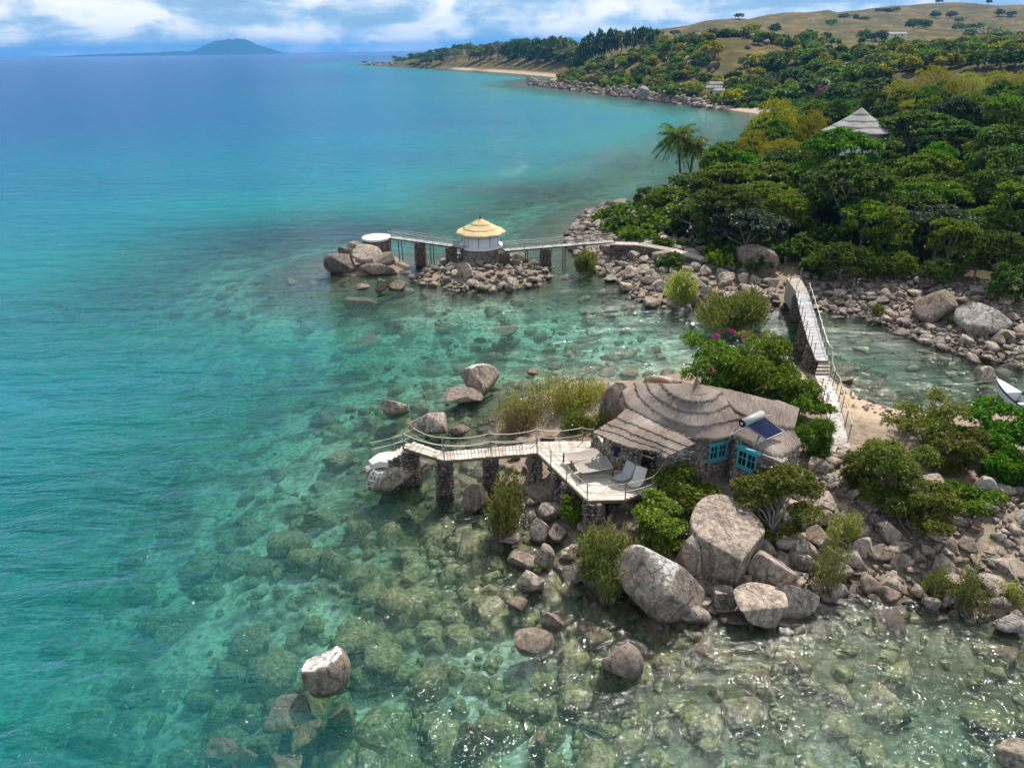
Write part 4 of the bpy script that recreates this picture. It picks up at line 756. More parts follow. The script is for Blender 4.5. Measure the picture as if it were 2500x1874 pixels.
# hillside and headland
nf = 0; FG = 'trees on the wooded headland'
while nf < 62:
    Y = 330+(random.random()**1.4)*330; u = random.uniform(1375, 2160); x = ray(u, 200)[0]/ray(u, 200)[1]*Y; dm = polyd(np.array([x]), np.array([Y]), MAIN)[0]
    if dm < 14: continue
    if u > 1960 and Y > 430 and random.random() < .8: continue
    z = hz(x, Y); k = random.choice(('fd', 'fd', 'fm', 'fm', 'fy', 'fo'))+str(random.randrange(3)); R = random.uniform(4.0, 7.5)
    tree(k, x, Y, z, R, R*random.uniform(1.0, 1.5), {'fd': 'dark green bushy tree on the wooded headland across the bay', 'fm': 'mid green bushy tree on the wooded headland across the bay', 'fy': 'yellow green bushy tree on the wooded headland across the bay', 'fo': 'olive bushy tree on the wooded headland across the bay'}[k[:2]], FG+' '+k[:2]); nf += 1
# mass of scrub that nobody could count on the far slopes: one object
def far_mass(name, label, spots, mat, seed, lsz=1.25, per=22):
    rng = np.random.default_rng(seed); cl = []
    for x, y, z, R in spots:
        for q in range(5):
            a = rng.uniform(0, 6.28); r = R*rng.uniform(0, .6); cl.append((x+r*math.cos(a), y+r*math.sin(a), z+R*rng.uniform(.35, .95), R*.55, R*.55, R*.42))
    me = rosettes(cl, len(cl)*per, 4, lsz, .6, rng, .5, name=name); me.materials.append(M[mat]); o = link(bpy.data.objects.new(name, me)); return tag(o, label, 'scrub', kind='stuff')
und = RNG.uniform((14, 72), (150, 330), (5200, 2)); dmu = polyd(und[:, 0], und[:, 1], MAIN); pu = proj(np.array([0, 50, 0]))[0]
uu_ = 1250+FPX*(und[:, 0]/(und[:, 1]*math.cos(PITCH)+9)); ku = (dmu > np.where(und[:, 1] < 105, 6.0, 4.0)) & (uu_ < 2620) & (np.hypot(und[:, 0]-G(2094, 320, 126)[0], und[:, 1]-126) > 8)
und = und[ku]; hu = height(und[:, 0], und[:, 1])
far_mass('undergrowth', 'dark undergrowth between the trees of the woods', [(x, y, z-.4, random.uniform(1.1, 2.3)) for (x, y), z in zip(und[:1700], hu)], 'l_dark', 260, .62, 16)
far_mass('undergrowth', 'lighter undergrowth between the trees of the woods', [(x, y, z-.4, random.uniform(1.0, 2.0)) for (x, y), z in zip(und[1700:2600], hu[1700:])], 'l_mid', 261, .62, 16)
sp_ = {0: [], 1: [], 2: []}
while sum(len(v) for v in sp_.values()) < 1500:
    Y = 320+(random.random()**1.3)*380; u = random.uniform(1365, 2560); x = ray(u, 200)[0]/ray(u, 200)[1]*Y
    if 1990 < u < 2230 and 430 < Y < 640 and random.random() < .9: continue
    if Y > 600 and u > 1700 and random.random() < .7: continue
    if vnoise(np.array(x/35), np.array(Y/35), 5) < .24: continue
    sp_[random.choice((0, 0, 1, 1, 2))].append((x, Y, u))
for k, (mt, nm) in enumerate((('l_dark', 'dark'), ('l_mid', 'green'), ('l_yel', 'yellowish'))):
    a = np.array(sp_[k]); dm = polyd(a[:, 0], a[:, 1], MAIN); hh = height(a[:, 0], a[:, 1]); far_mass('far_scrub', nm+' scrub covering the slopes of the headland across the bay', [(x, y, z, random.uniform(2.2, 4.6)) for (x, y, u), z, d in zip(a, hh, dm) if d > 9], mt, 200+k)
PT = [(1012,150),(1040,140),(1075,128),(1110,118),(1145,104),(1170,112),(1195,108),(1215,100),(1240,106),(1262,98),(1285,104),(1310,98),(1330,96),(1352,92),(1375,90),(1290,130),(1330,140),(1250,135),(1360,130),(1390,120),(1420,110),(1405,140),(1445,84),(1470,72),(1495,70),(1520,78),(1545,68),(1575,66),(1600,74),(1425,92)]
for i, (u, vt) in enumerate(PT):   # trees along the low far peninsula
    Y = 1250-(u-1010)*1.25 if u < 1400 else 700; t = G(u, vt, Y); z = hz(t[0], Y); R = random.uniform(9, 15) if u < 1400 else random.uniform(6, 9)
    k = 'baobab' if i in (3, 4, 7) else random.choice(('fd', 'fo', 'fd'))+str(i % 3)
    tree(k, t[0], Y, z, R, max(7, t[2]-z), 'bare branched tree standing on the low far peninsula' if k == 'baobab' else ('dark tree along the low far peninsula' if u < 1400 else 'dark tree on the skyline of the headland'), 'trees of the far peninsula' if u < 1400 else 'skyline trees of the headland')
a = np.array([(random.uniform(960, 1400), random.random()) for _ in range(330)]); spots = []
for u, t in a:
    Y = 1380-(u-960)*1.45+t*240; x = ray(u, 160)[0]/ray(u, 160)[1]*Y; spots.append((x, Y))
b = np.array(spots); dm = polyd(b[:, 0], b[:, 1], MAIN); hh = height(b[:, 0], b[:, 1]); far_mass('far_scrub', 'dark scrub along the low far peninsula', [(x, y, z, random.uniform(4, 8)) for (x, y), z, d in zip(b, hh, dm) if d > 30], 'l_dark', 230)
# dry hill: single bushes and small trees
HT = [(1648,78,950,'lone round tree on the shoulder of the dry hill',9),(1803,47,1060,'small dark tree on the saddle of the dry hill crest',9),(2292,10,1400,'tiny tree on the highest crest of the dry hill',9)]
for u, vt, Y, lab, R in HT: t = G(u, vt, Y); z = hz(t[0], Y); tree('fd0', t[0], Y, z, R*.8, max(6, t[2]-z), lab)
HT2 = [(2060,38,'r'),(2090,36,'r'),(2112,36,'r'),(2145,22,'c'),(2160,20,'c'),(2172,21,'c'),(2190,20,'c'),(2230,42,'r'),(2260,44,'r'),(2285,30,'r'),(2325,28,'r'),(2345,38,'r'),(2410,22,'c'),(2440,30,'r'),(2470,32,'r'),(2030,58,'r'),(2220,66,'r'),(2240,72,'r'),(2260,72,'r'),(2340,65,'r'),(2370,62,'r'),(1890,84,'r'),(1975,95,'r'),(2015,105,'r'),(2110,84,'g'),(2130,82,'g'),(2150,80,'g'),(2370,70,'g'),(2395,62,'r')]
for u, v, q in HT2:
    Y = {'r': 1150, 'c': 1330, 'g': 700}[q]-(v-30)*6.0*(q == 'r'); t = G(u, v, Y); z = hz(t[0], Y)
    tree(random.choice(('fd', 'fm'))+str(random.randrange(3)), t[0], Y, z, random.uniform(5, 9), random.uniform(6, 10), {'r': 'small dark bush dotted on the dry grass hill', 'c': 'slim tree on the crest of the dry grass hill', 'g': 'green bush beside the flat roofed house on the dry hill'}[q], {'r': 'bushes on the dry hill', 'c': 'crest trees of the dry hill', 'g': 'bushes by the hill house'}[q])
MT = [('fy0',2215,105,26,360,'bright yellow green upright tree in front of the dry grass'),('fm1',2185,100,16,420,'slim green tree left of the bright yellow green one'),('fm2',2200,95,14,430,'slimmer green tree beside the bright yellow green one'),('baobab',2420,62,60,330,'bare broad crowned tree near the right edge of the hill'),('baobab',2475,85,40,330,'second bare crowned tree at the right edge of the hill'),('fd1',2300,102,26,340,'dark round tree in the row below the dry hill, left one'),('fd2',2335,104,28,345,'dark round tree in the row below the dry hill, middle one'),('fd0',2400,122,40,320,'broad dark tree below the bare crowned one'),('fd1',2450,124,40,310,'broad dark tree at the right of the row below the dry hill'),('fm0',2270,120,30,340,'green tree between the yellow one and the dark round ones'),('fm1',2380,108,22,350,'small green tree under the bare crowned one'),('fd2',2490,118,34,310,'dark tree cut by the right edge below the dry hill'),('fm0',1975,118,40,440,'dense green tree at the left edge of the dry grass field'),('fm1',2085,155,60,300,'bright green spreading tree below the dry grass field'),('fd0',2150,190,60,280,'dark spreading tree below the bright upright one'),('fd2',1990,190,50,300,'dark tree left of the far thatched roof'),('fd1',2060,205,52,270,'dark tree below the magenta flowers'),('fo0',2075,200,34,272,'bare greyish bush right of the magenta flowers'),('fm2',1930,205,40,310,'green tree between the two far thatched houses'),('fm0',1650,205,36,330,'dark green round tree on the far stony shore'),('fy1',1790,218,34,300,'yellow green bush in front of the far thatched house'),('fm2',1745,236,18,315,'small round bush on the far beach rocks')]
def find_Y(u, v, h, y0=60, y1=900):
    ys = np.linspace(y0, y1, 400); d = ray(u, v); t = ys/d[1]; xs = d[0]*t; zs = CAM_H+d[2]*t; g = height(xs, ys); ok_ = (g > .6) & (g+h >= zs)
    return float(ys[np.argmax(ok_)]) if ok_.any() else y1
for k, u, vt, rp, Y, lab in MT: tree_px(k, u, vt, rp, find_Y(u, vt, 7 if Y > 0 else 0, 200, 760), lab, hmin=4)

# palms
def palm(x, y, z, Hh, R, lean, label, seed, nfr=22, fan=False):
    rng = np.random.default_rng(seed); e = empty('palm_tree', (x, y, z), label, 'palm'); topp = np.array([lean, 0, Hh])
    MB().tube([(0, 0, -.4), (lean*.2, 0, Hh*.35), (lean*.6, 0, Hh*.7), topp], [.26, .2, .17, .15], 8).build('trunk', M['bark'], e, True, True)
    pos, dr, sz = [], [], []; mb = MB()
    for i in range(nfr):
        a = i*2.39996; el = rad(75-100*(i/nfr)); ln = R*rng.uniform(.85, 1.1); h = np.array([math.cos(a), math.sin(a), 0]); pts = []
        for t in np.linspace(0, 1, 12): pts.append(topp+h*ln*t*math.cos(el*(1-.3*t))+np.array([0, 0, ln*(t*math.sin(el)-.75*t*t*(.55+.3*(el < .5)))]))
        mb.tube(pts, np.linspace(.04, .01, 12), 4, False)
        for j in range(1, 12):
            d = pts[j]-pts[j-1]; d /= np.linalg.norm(d); s = np.cross(d, (0, 0, 1)); s /= np.linalg.norm(s)+1e-6
            for q in np.linspace(0, 1, 4)[:-1]:
                pt = pts[j-1]+(pts[j]-pts[j-1])*q
                for sg in (-1, 1): pos.append(pt); dr.append(sg*s+d*.7+np.array([0, 0, -.45])+rng.normal(size=3)*.08); sz.append(R*.30*(1-.6*abs(j/12-.45)))
    mb.build('frond_rib', M['l_mid'], e, False, True)
    me = leafmesh('frond', np.array(pos), np.array(dr), np.array(sz), .14, rng, .3); me.materials.append(M['l_mid' if not fan else 'l_olive']); link(bpy.data.objects.new('frond', me), e)
    return e
for (u, v, Y, R, ln, lab, sd, fan) in ((1655, 335, 122, 4.0, -1.2, 'taller coconut palm leaning over the wooded point', 1, False), (1694, 358, 121, 3.0, .3, 'shorter palm standing right behind the taller one', 2, True)):
    t = G(u, v, Y); z = hz(t[0]-ln, Y); palm(t[0]-ln, Y, z, t[2]-z, R, ln, lab, sd, 24 if not fan else 30, fan)

# near shrubs on the islet, leaf by leaf
def shrub(label, u0, v0, u1, v1, z0, mat, ntip, k, size, aspect, seed, name='shrub', cat='shrub', n=16, flat=.9, up=.5, trunk=None, dr=.9, group=None, extra=None, shell=.5, droop=.2, spread=1.0, bark='twig'):
    rng = np.random.default_rng(seed); c, hs = boxrock(u0, v0, u1, v1, z0, dr); base = np.array([c[0], c[1], max(hz(c[0], c[1]), -.6)]) if trunk is None else np.array(trunk)
    e = empty(name, base, label, cat, group); cl = []
    for i in range(n):
        q = rng.normal(size=3); q /= np.linalg.norm(q); q[2] = rng.uniform(-.95, .95) if trunk is None else abs(q[2])*1.1-.25; rr = rng.uniform(.35, .85)
        cl.append((*(c+q*hs*rr-base), hs[0]*rng.uniform(.26, .42), hs[1]*rng.uniform(.26, .42), hs[2]*rng.uniform(.22, .36)*flat))
    me = rosettes(cl, int(ntip*1.5), k, size, aspect, rng, up, shell, spread, droop=droop); me.materials.append(M[mat]); link(bpy.data.objects.new('crown', me), e)
    tm = limbs((0, 0, 0), cl, .07 if trunk is None else .12, rng, min(n, 14), .3, stems=4 if trunk is None else 1, name='stem'); tm.materials.append(M[bark]); link(bpy.data.objects.new('stem' if trunk is None else 'trunk', tm), e)
    if extra: extra(e, cl, rng)
    return e
def feathery(label, u0, v0, u1, v1, z0, mat, nstem, seed, dens=16, size=.16, name='feathery_bush', dr=.9, twig='twig', group=None):
    """upright thin stems carrying small narrow leaves"""
    rng = np.random.default_rng(seed); c, hs = boxrock(u0, v0, u1, v1, z0, dr); base = np.array([c[0], c[1], c[2]-hs[2]]); e = empty(name, base, label, 'bush', group)
    mb = MB(); pos, drr, sz = [], [], []
    sub_ = [(rng.uniform(-.6, .6), rng.uniform(-.6, .6), rng.uniform(.35, .6), rng.uniform(.62, 1.08)) for _ in range(7)]; hs0 = hs.copy()
    for i in range(nstem):
        sx0, sy0, sr0, sh0 = sub_[i % 7]; a = rng.uniform(0, 6.28); r = math.sqrt(rng.random()); hs = hs0*[sr0, sr0, sh0]; ctr = np.array([hs0[0]*sx0, hs0[1]*sy0, 0]) ; rt = ctr+np.array([hs[0]*.55*r*math.cos(a), hs[1]*.55*r*math.sin(a), 0]); tp = ctr+np.array([hs[0]*1.15*r*math.cos(a), hs[1]*1.15*r*math.sin(a), hs[2]*2*math.sqrt(max(.1, 1-.75*r*r))*rng.uniform(.8, 1.03)])
        pts = [rt+(tp-rt)*t+np.array([0, 0, hs[2]*.25*math.sin(t*3.14)])*.4+rng.normal(size=3)*.05*t for t in np.linspace(0, 1, 5)]; mb.tube(pts, [.014, .012, .009, .007, .004], 3, False)
        for j in range(dens):
            t = rng.uniform(.22, 1); p_ = rt+(tp-rt)*t+rng.normal(size=3)*hs0[0]*.06; pos.append(p_); d = (tp-rt)/np.linalg.norm(tp-rt); drr.append(d+rng.normal(size=3)*.55+np.array([0, 0, .3])); sz.append(size*1.25*rng.uniform(.6, 1.5))
    tm = mb.mesh('stem'); tm.materials.append(M[twig]); link(bpy.data.objects.new('stem', tm), e)
    me = leafmesh('foliage', np.array(pos), np.array(drr), np.array(sz), .3, rng, .1); me.materials.append(M[mat]); link(bpy.data.objects.new('foliage', me), e); return e
feathery('tall yellow green feathery bush behind the rope walkway', 1300, 882, 1500, 1030, .3, 'l_feather', 330, 301, 34)
feathery('brownish feathery bush at the water left of the tall one', 1190, 930, 1350, 1085, .0, 'l_dry', 190, 302, 14)
feathery('lower yellow green feathery bush left of the tall one', 1195, 925, 1330, 1060, .1, 'l_feather', 150, 312, 34)
feathery('bright green feathery bush beside the deck corner', 1375, 975, 1500, 1085, .6, 'l_lime', 210, 303, 40)
feathery('green feathery shrub growing from the water under the walkway', 1180, 1135, 1315, 1300, .0, 'l_olive', 170, 304, 34)
feathery('brown green feathery bush beside the largest boulder', 1410, 1255, 1600, 1445, .2, 'l_olive', 230, 305, 30)
feathery('dry twiggy bush in front of the leafy shrub by the deck', 1440, 1240, 1610, 1370, .6, 'l_dry', 130, 306, 12)
feathery('thin feathery bush standing in the cove by the causeway', 1398, 606, 1468, 668, -.1, 'l_olive', 90, 307, 26, .3)
feathery('yellow green feathery bush on the bank left of the wide one', 1620, 655, 1705, 745, .6, 'l_feather', 150, 308, 28, .26)
feathery('wide green feathery bush on the water edge left of the footbridge', 1690, 690, 1870, 800, .1, 'l_olive', 320, 309, 34, .26)
def blooms(e, cl, rng):
    for u, v in ((1752,822),(1790,813),(1817,826),(1735,905),(1747,866)):
        p_ = P(u, v, 4.6 if v < 850 else 4.2); fl = [(*(p_-np.array(e.location)+rng.normal(size=3)*.1), .2, .2, .14)]
        me = rosettes(fl, 26, 5, .14, .7, rng, .4, name='blossom'); me.materials.append(M['flower']); link(bpy.data.objects.new('blossom', me), e)
shrub('bougainvillea bush with magenta blossoms behind the cottage', 1662, 808, 1850, 975, 1.6, 'l_mid', 1700, 6, .19, .5, 320, extra=blooms, n=24)
shrub('dark green shrub between the bougainvillea and the footbridge steps', 1770, 830, 2000, 1020, 1.5, 'l_mid', 2300, 6, .21, .5, 321, n=22)
shrub('reddish olive shrub on top of the dark green one behind the cottage', 1780, 812, 1930, 900, 2.6, 'l_olive', 700, 6, .17, .45, 322)
shrub('dense green shrub beside the paved path behind the roof corner', 1880, 930, 2032, 1040, 1.8, 'l_mid', 1300, 6, .21, .5, 323)
shrub('spiky dark green plant between the roof and the paved path', 1935, 1005, 2032, 1120, 1.6, 'l_bright', 500, 9, .42, .12, 324, up=.9)
shrub('yellow green leafy shrub below the deck corner and window', 1585, 1132, 1765, 1262, 1.2, 'l_lime', 1300, 7, .20, .55, 325)
shrub('yellow green leafy shrub in front of the deck edge', 1490, 1190, 1690, 1335, .8, 'l_lime', 1500, 7, .20, .55, 326)
shrub('small tree with thin trunk hiding the cottage corner', 1795, 1118, 2005, 1290, 1.6, 'l_olive', 1500, 6, .18, .5, 327, name='small_tree', cat='tree', trunk=tuple(P(1880, 1335, .6)), bark='barkp')
shrub('wide olive shrub left of the paved path end', 2075, 1050, 2290, 1230, 1.4, 'l_olive', 1900, 7, .21, .32, 328, n=20)
shrub('olive shrub hanging over the boulders on the right', 2170, 1180, 2345, 1330, .9, 'l_olive', 1300, 7, .21, .36, 329)
shrub('sparse twiggy shrub between the sand and the bright bush', 2150, 940, 2380, 1130, .9, 'l_olive', 1000, 7, .22, .34, 330, shell=.2)
shrub('bright green bush at the right edge in front of the boat', 2335, 965, 2540, 1150, 1.0, 'l_bright', 1500, 6, .23, .55, 331)
shrub('lower bright green bush at the right edge', 2380, 1080, 2540, 1230, .8, 'l_bright', 1200, 6, .23, .55, 332)
shrub('dark green plant under the olive shrub on the right', 2290, 1180, 2440, 1290, .6, 'l_mid', 700, 6, .2, .5, 333)
shrub('dark green plant by the deck pillars', 1360, 1200, 1440, 1290, .3, 'l_mid', 380, 6, .16, .45, 334)
shrub('dark shrub at the foot of the bougainvillea close to the roof', 1700, 880, 1880, 990, 1.4, 'l_mid', 1100, 6, .2, .5, 335, n=20)
shrub('olive shrub between the paved path and the wide olive one', 2040, 1090, 2150, 1210, 1.2, 'l_olive', 800, 7, .2, .34, 336)
shrub('green shrub in front of the sparse twiggy one', 2250, 1040, 2390, 1190, .9, 'l_olive', 1100, 7, .21, .36, 337)
shrub('low green shrub under the small tree', 1830, 1230, 1990, 1330, .6, 'l_olive', 600, 6, .17, .45, 338)
for i, (u0, v0, u1, v1, z0, lab) in enumerate(((2010,1225,2110,1335,.6,'fine green weeds among the boulders under the small tree'),(1985,1300,2095,1455,.1,'fine green weeds trailing into the water by the wedge slab'),(2325,1350,2432,1500,-.1,'round light green weed clump at the water edge'),(2432,1388,2510,1482,.0,'green weed clump at the right edge by the water'),(2245,1370,2330,1470,.0,'thin weeds between the round dented and tan angular boulders'),(1820,1360,1880,1430,.2,'small weed tuft beside the long leaning boulder'),(2030,965,2100,1030,.3,'small grass tuft on the sand beside the path'),(2310,770,2350,800,.5,'small weed on the right stony bank beside the grey boulder'),(2130,735,2160,775,.5,'small yellow weed in the middle of the right stony bank'))):
    feathery(lab, u0, v0, u1, v1, z0, 'l_olive' if i % 3 else 'l_feather', 80 if i < 6 else 26, 340+i, 26, .11 if i < 7 else .2, name='weed_clump')
#@@STRUCT
# ------------------------------------------------------------------ built things
def resamp(pl, n):
    a = np.array(pl, float)
    if len(a) > 3:
        for _ in range(2):
            q = a[:-1]*.75+a[1:]*.25; r = a[:-1]*.25+a[1:]*.75; a = np.concatenate([a[:1], np.stack([q, r], 1).reshape(-1, a.shape[1]), a[-1:]])
    if True: pass
    s = np.concatenate([[0], np.cumsum(np.linalg.norm(np.diff(a, axis=0), axis=1))]); t = np.linspace(0, s[-1], n)
    return np.stack([np.interp(t, s, a[:, k]) for k in range(a.shape[1])], 1)
def strip(name, top, bot, mat, parent, n=44, rows=7, lift=.14, skirt=.20, belly=.0, jag=.05, seed=0, off=(0, 0, 0)):
    """one course of thatch between two lines, its lower edge proud of the course below"""
    rng = np.random.default_rng(seed); A = resamp(top, n); B = resamp(bot, n); V, UV = [], []
    ln = np.linalg.norm(B-A, axis=1).mean(); wd = np.linalg.norm(np.diff(B, axis=0), axis=1).sum()
    for j in range(rows):
        t = j/(rows-1)
        for i in range(n):
            p_ = A[i]*(1-t)+B[i]*t; p_ = p_.copy(); p_[2] += lift*t-belly*math.sin(math.pi*t)+rng.normal()*.012; 
            if j == rows-1: d = (B[i]-A[i])/(np.linalg.norm(B[i]-A[i])+1e-6); p_ += d*rng.normal()*jag
            V.append(p_); UV.append((i/(n-1)*wd, t*ln))
    for i in range(n):   # thick cut edge
        q = V[(rows-1)*n+i].copy(); q[2] -= skirt; q += (A[i]-B[i])/(np.linalg.norm(A[i]-B[i])+1e-6)*.05; V.append(q); UV.append((i/(n-1)*wd, ln+skirt))
    R_ = rows+1; ii = np.arange(R_*n).reshape(R_, n); Fq = np.stack([ii[:-1, :-1].ravel(), ii[1:, :-1].ravel(), ii[1:, 1:].ravel(), ii[:-1, 1:].ravel()], 1)
    if mat.name.startswith('old'):   # loose straw along the cut edge
        nb = int(wd*26); ti = rng.uniform(0, n-1.001, nb); i0 = ti.astype(int); f_ = (ti-i0)[:, None]; E0 = np.array(V[(rows-1)*n:rows*n]); pe = E0[i0]*(1-f_)+E0[i0+1]*f_; de = unit((B-A)[i0]); pe = pe-de*.12+np.stack([rng.normal(size=nb)*.01, rng.normal(size=nb)*.01, rng.uniform(-.06, .02, nb)], 1)
        fm = leafmesh('loose_straw', pe-np.array(off), de+rng.normal(size=(nb, 3))*.16, rng.uniform(.12, .30, nb), .12, rng, .1); fm.uv_layers.new(name='UVMap'); fm.materials.append(mat); fo = link(bpy.data.objects.new('loose_straw', fm), parent); fo['kind'] = 'stuff'
    me = rawmesh(name, np.array(V)-np.array(off), Fq, True); uvl = me.uv_layers.new(name='UVMap'); uvl.data.foreach_set('uv', np.array(UV, np.float32)[Fq.ravel()].ravel()); me.materials.append(mat)
    return link(bpy.data.objects.new(name, me), parent)
def stones_on(mb, a, b, z0, z1, size, rng, thick=.12, nrm=None, gap=.95):
    """rubble courses along the line a-b between heights z0 and z1"""
    a = np.array([*a[:2], 0.]); b = np.array([*b[:2], 0.]); l = np.linalg.norm(b-a); d = (b-a)/l; n_ = np.array([d[1], -d[0], 0]) if nrm is None else np.array(nrm)
    z = z0
    while z < z1-.03:
        hh_ = min(size*rng.uniform(.6, 1.0), z1-z); s = rng.uniform(-size*.5, 0)
        while s < l:
            w = size*rng.uniform(.7, 1.7); c = a+d*np.clip(s+w/2, 0, l)+n_*rng.uniform(-.03, .04); c[2] = z+hh_/2
            V = PROTO[1][rng.integers(12)]; mb[0].append(V[:, :1]*d*w*.52*gap+V[:, 1:2]*n_*thick+V[:, 2:3]*np.array([0, 0, 1])*hh_*.54*gap+c); mb[1].append(ICO[1][1]+mb[2]); mb[2] += len(V); s += w
        z += hh_
def stone_obj(name, st, mat, parent, off):
    me = rawmesh(name, np.concatenate(st[0])-np.array(off), np.concatenate(st[1]), False); me.materials.append(M[mat]); o = link(bpy.data.objects.new(name, me), parent); o['kind'] = 'stuff'; return o
def pillar(parent, p, z0, z1, w, seed, mat='rockd', flare=.25, name='pillar'):
    rng = np.random.default_rng(seed); off = np.array(parent.location); p = np.array(p[:2])
    core = MB(); h0 = w/2*(1+flare)*.85; h1 = w/2*.85
    vs = [(p[0]+sx*h0, p[1]+sy*h0, z0) for sx, sy in ((-1, -1), (1, -1), (1, 1), (-1, 1))]+[(p[0]+sx*h1, p[1]+sy*h1, z1) for sx, sy in ((-1, -1), (1, -1), (1, 1), (-1, 1))]
    core.add(vs, [(3, 2, 1, 0), (4, 5, 6, 7), (0, 1, 5, 4), (1, 2, 6, 5), (2, 3, 7, 6), (3, 0, 4, 7)]); po = core.build(name, M['dstone'], parent)
    st = [[], [], 0]; z = z0
    while z < z1-.05:
        hh_ = min(rng.uniform(.14, .26), z1-z); r = w/2*(1+flare*(1-(z-z0)/(z1-z0)))
        cs = [(-r, -r), (r, -r), (r, r), (-r, r)]
        for i in range(4): stones_on(st, p+np.array(cs[i]), p+np.array(cs[(i+1) % 4]), z, z+hh_, .26, rng, .10)
        z += hh_
    stone_obj('stone', st, mat, po, off); return po
def sag(a, b, s, n=9): a = np.asarray(a, float); b = np.asarray(b, float); return [a+(b-a)*t-np.array([0, 0, s*4*t*(1-t)]) for t in np.linspace(0, 1, n)]
def planks_along(parent, a0, a1, b0, b1, n, th=.05, mat='plank', gap=.86, name='plank', seed=0):
    """boards across a walkway whose two long edges are a0-a1 and b0-b1"""
    rng = np.random.default_rng(seed); a0, a1, b0, b1 = (np.array(q, float) for q in (a0, a1, b0, b1))
    for i in range(n):
        t = (i+.5)/n; pa = a0+(a1-a0)*t; pb = b0+(b1-b0)*t; ov = (pb-pa)*rng.uniform(-.02, .05); w = np.linalg.norm((a1-a0+b1-b0)/2)/n*gap
        z = np.array([0, 0, rng.uniform(-.006, .008)]); MB().bar(pa-ov+z, pb+ov+z, w, th).build(name, M[mat], parent)

# ---- cottage
ZD = 2.6
def z1p(x, y, z): return P(1400+x/3.4031, 880+y/3.4031, z)        # outline points read off the cottage
def z5p(x, y, z): return P(1350+x/7.373, 1050+y/7.373, z)
CO = np.array([11.0, 35.0, 1.5]); cot = empty('cottage', CO, 'stone cottage with a wide grey thatched roof rising to a spike on the rocky islet', 'cottage')
roof = link(bpy.data.objects.new('roof', None), cot)
TH = M['thatch']
A0 = [z1p(x, y, z) for x, y, z in ((965,190,7.05),(990,196,7.1),(1020,206,7.12),(1048,200,7.1),(1075,198,7.05))]
A1 = [z1p(x, y, z) for x, y, z in ((720,190,6.5),(750,252,6.58),(850,315,6.6),(950,348,6.6),(1030,358,6.6),(1110,350,6.6),(1175,332,6.6),(1240,262,6.65))]
A2 = [z1p(x, y, z) for x, y, z in ((600,186,6.05),(640,282,6.1),(740,350,6.13),(860,415,6.13),(1000,442,6.13),(1120,445,6.13),(1220,415,6.13),(1310,372,6.15))]
A3 = [z1p(x, y, z) for x, y, z in ((508,186,5.7),(522,280,5.6),(600,380,5.6),(720,460,5.6),(850,520,5.6),(1000,562,5.6),(1100,550,5.6),(1250,525,5.6),(1400,490,5.65))]
A4 = [z1p(x, y, z) for x, y, z in ((400,255,5.35),(436,395,5.2),(560,450,5.2),(720,538,5.2),(880,592,5.2),(1000,652,5.1),(1080,664,5.0),(1200,664,5.0),(1305,640,5.05))]
for k, (a, b) in enumerate(((A0, A1), (A1, A2), (A2, A3), (A3, A4))): strip('thatch_course', a, b, TH, roof, seed=400+k, off=CO, lift=.035, skirt=.07, n=60)
C4 = [z1p(x, y, 5.2) for x, y in ((436,398),(560,450),(720,540),(880,602),(1010,690))]
C5 = [z1p(x, y, 5.03) for x, y in ((350,480),(480,530),(650,600),(800,660),(948,716))]
C6 = [z1p(x, y, 4.87) for x, y in ((262,527),(400,570),(550,640),(700,692),(862,757))]
C7 = [z1p(x, y, 4.73) for x, y in ((207,570),(350,610),(480,665),(640,710),(735,748),(797,787))]
CE = [z1p(x, y, 4.6) for x, y in ((155,600),(300,660),(420,715),(560,745),(720,762),(757,814))]
for k, (a, b) in enumerate(((C4, C5), (C5, C6), (C6, C7), (C7, CE))): strip('thatch_course', a, b, TH, roof, seed=410+k, off=CO, lift=.03, skirt=.07, n=50)
RD = [z1p(x, y, z) for x, y, z in ((1075,198,7.05),(1200,222,6.85),(1300,240,6.65),(1500,290,6.3),(1700,340,6.0),(1880,395,5.7))]
RM = [z1p(x, y, z) for x, y, z in ((1240,262,6.6),(1330,420,6.0),(1420,470,5.75),(1560,520,5.55),(1700,555,5.35),(1832,580,5.15))]
RE = [z1p(x, y, z) for x, y, z in ((1300,625,5.0),(1400,662,4.9),(1500,700,4.75),(1600,770,4.6),(1690,830,4.45),(1800,770,4.45),(1897,700,4.45))]
strip('thatch_course', RD, RM, TH, roof, seed=420, off=CO, lift=.03, skirt=.07, n=50); strip('thatch_course', [z1p(1300,420,5.95)]+RM[2:], RE, TH, roof, seed=421, off=CO, lift=.05, n=50)
back = [z1p(x, y, z) for x, y, z in ((400,255,5.35),(508,184,5.7),(600,184,6.0),(720,188,6.45))]+A0+RD[1:]
backe = [np.array([p_[0]*1.0, p_[1]+(3.0 if i > 2 else .8), min(4.7, p_[2]-.6)]) for i, p_ in enumerate(back)]
strip('thatch_course', back, backe, TH, roof, seed=422, off=CO, lift=.0, n=50)
sx_ = z1p(1020, 208, 7.1); mb = MB(); mb.lathe(sx_, [(.7, -.24), (.34, -.08), (.18, .08), (.10, .25), (.055, .48), (.03, .7), (.005, .95)], 14); sp_o = mb.build('roof_spike', TH, roof, True); sp_o.data.transform(Matrix.Translation(-Vector(CO))) if sp_o.parent == roof and False else None
uvl = sp_o.data.uv_layers.new(name='UVMap')
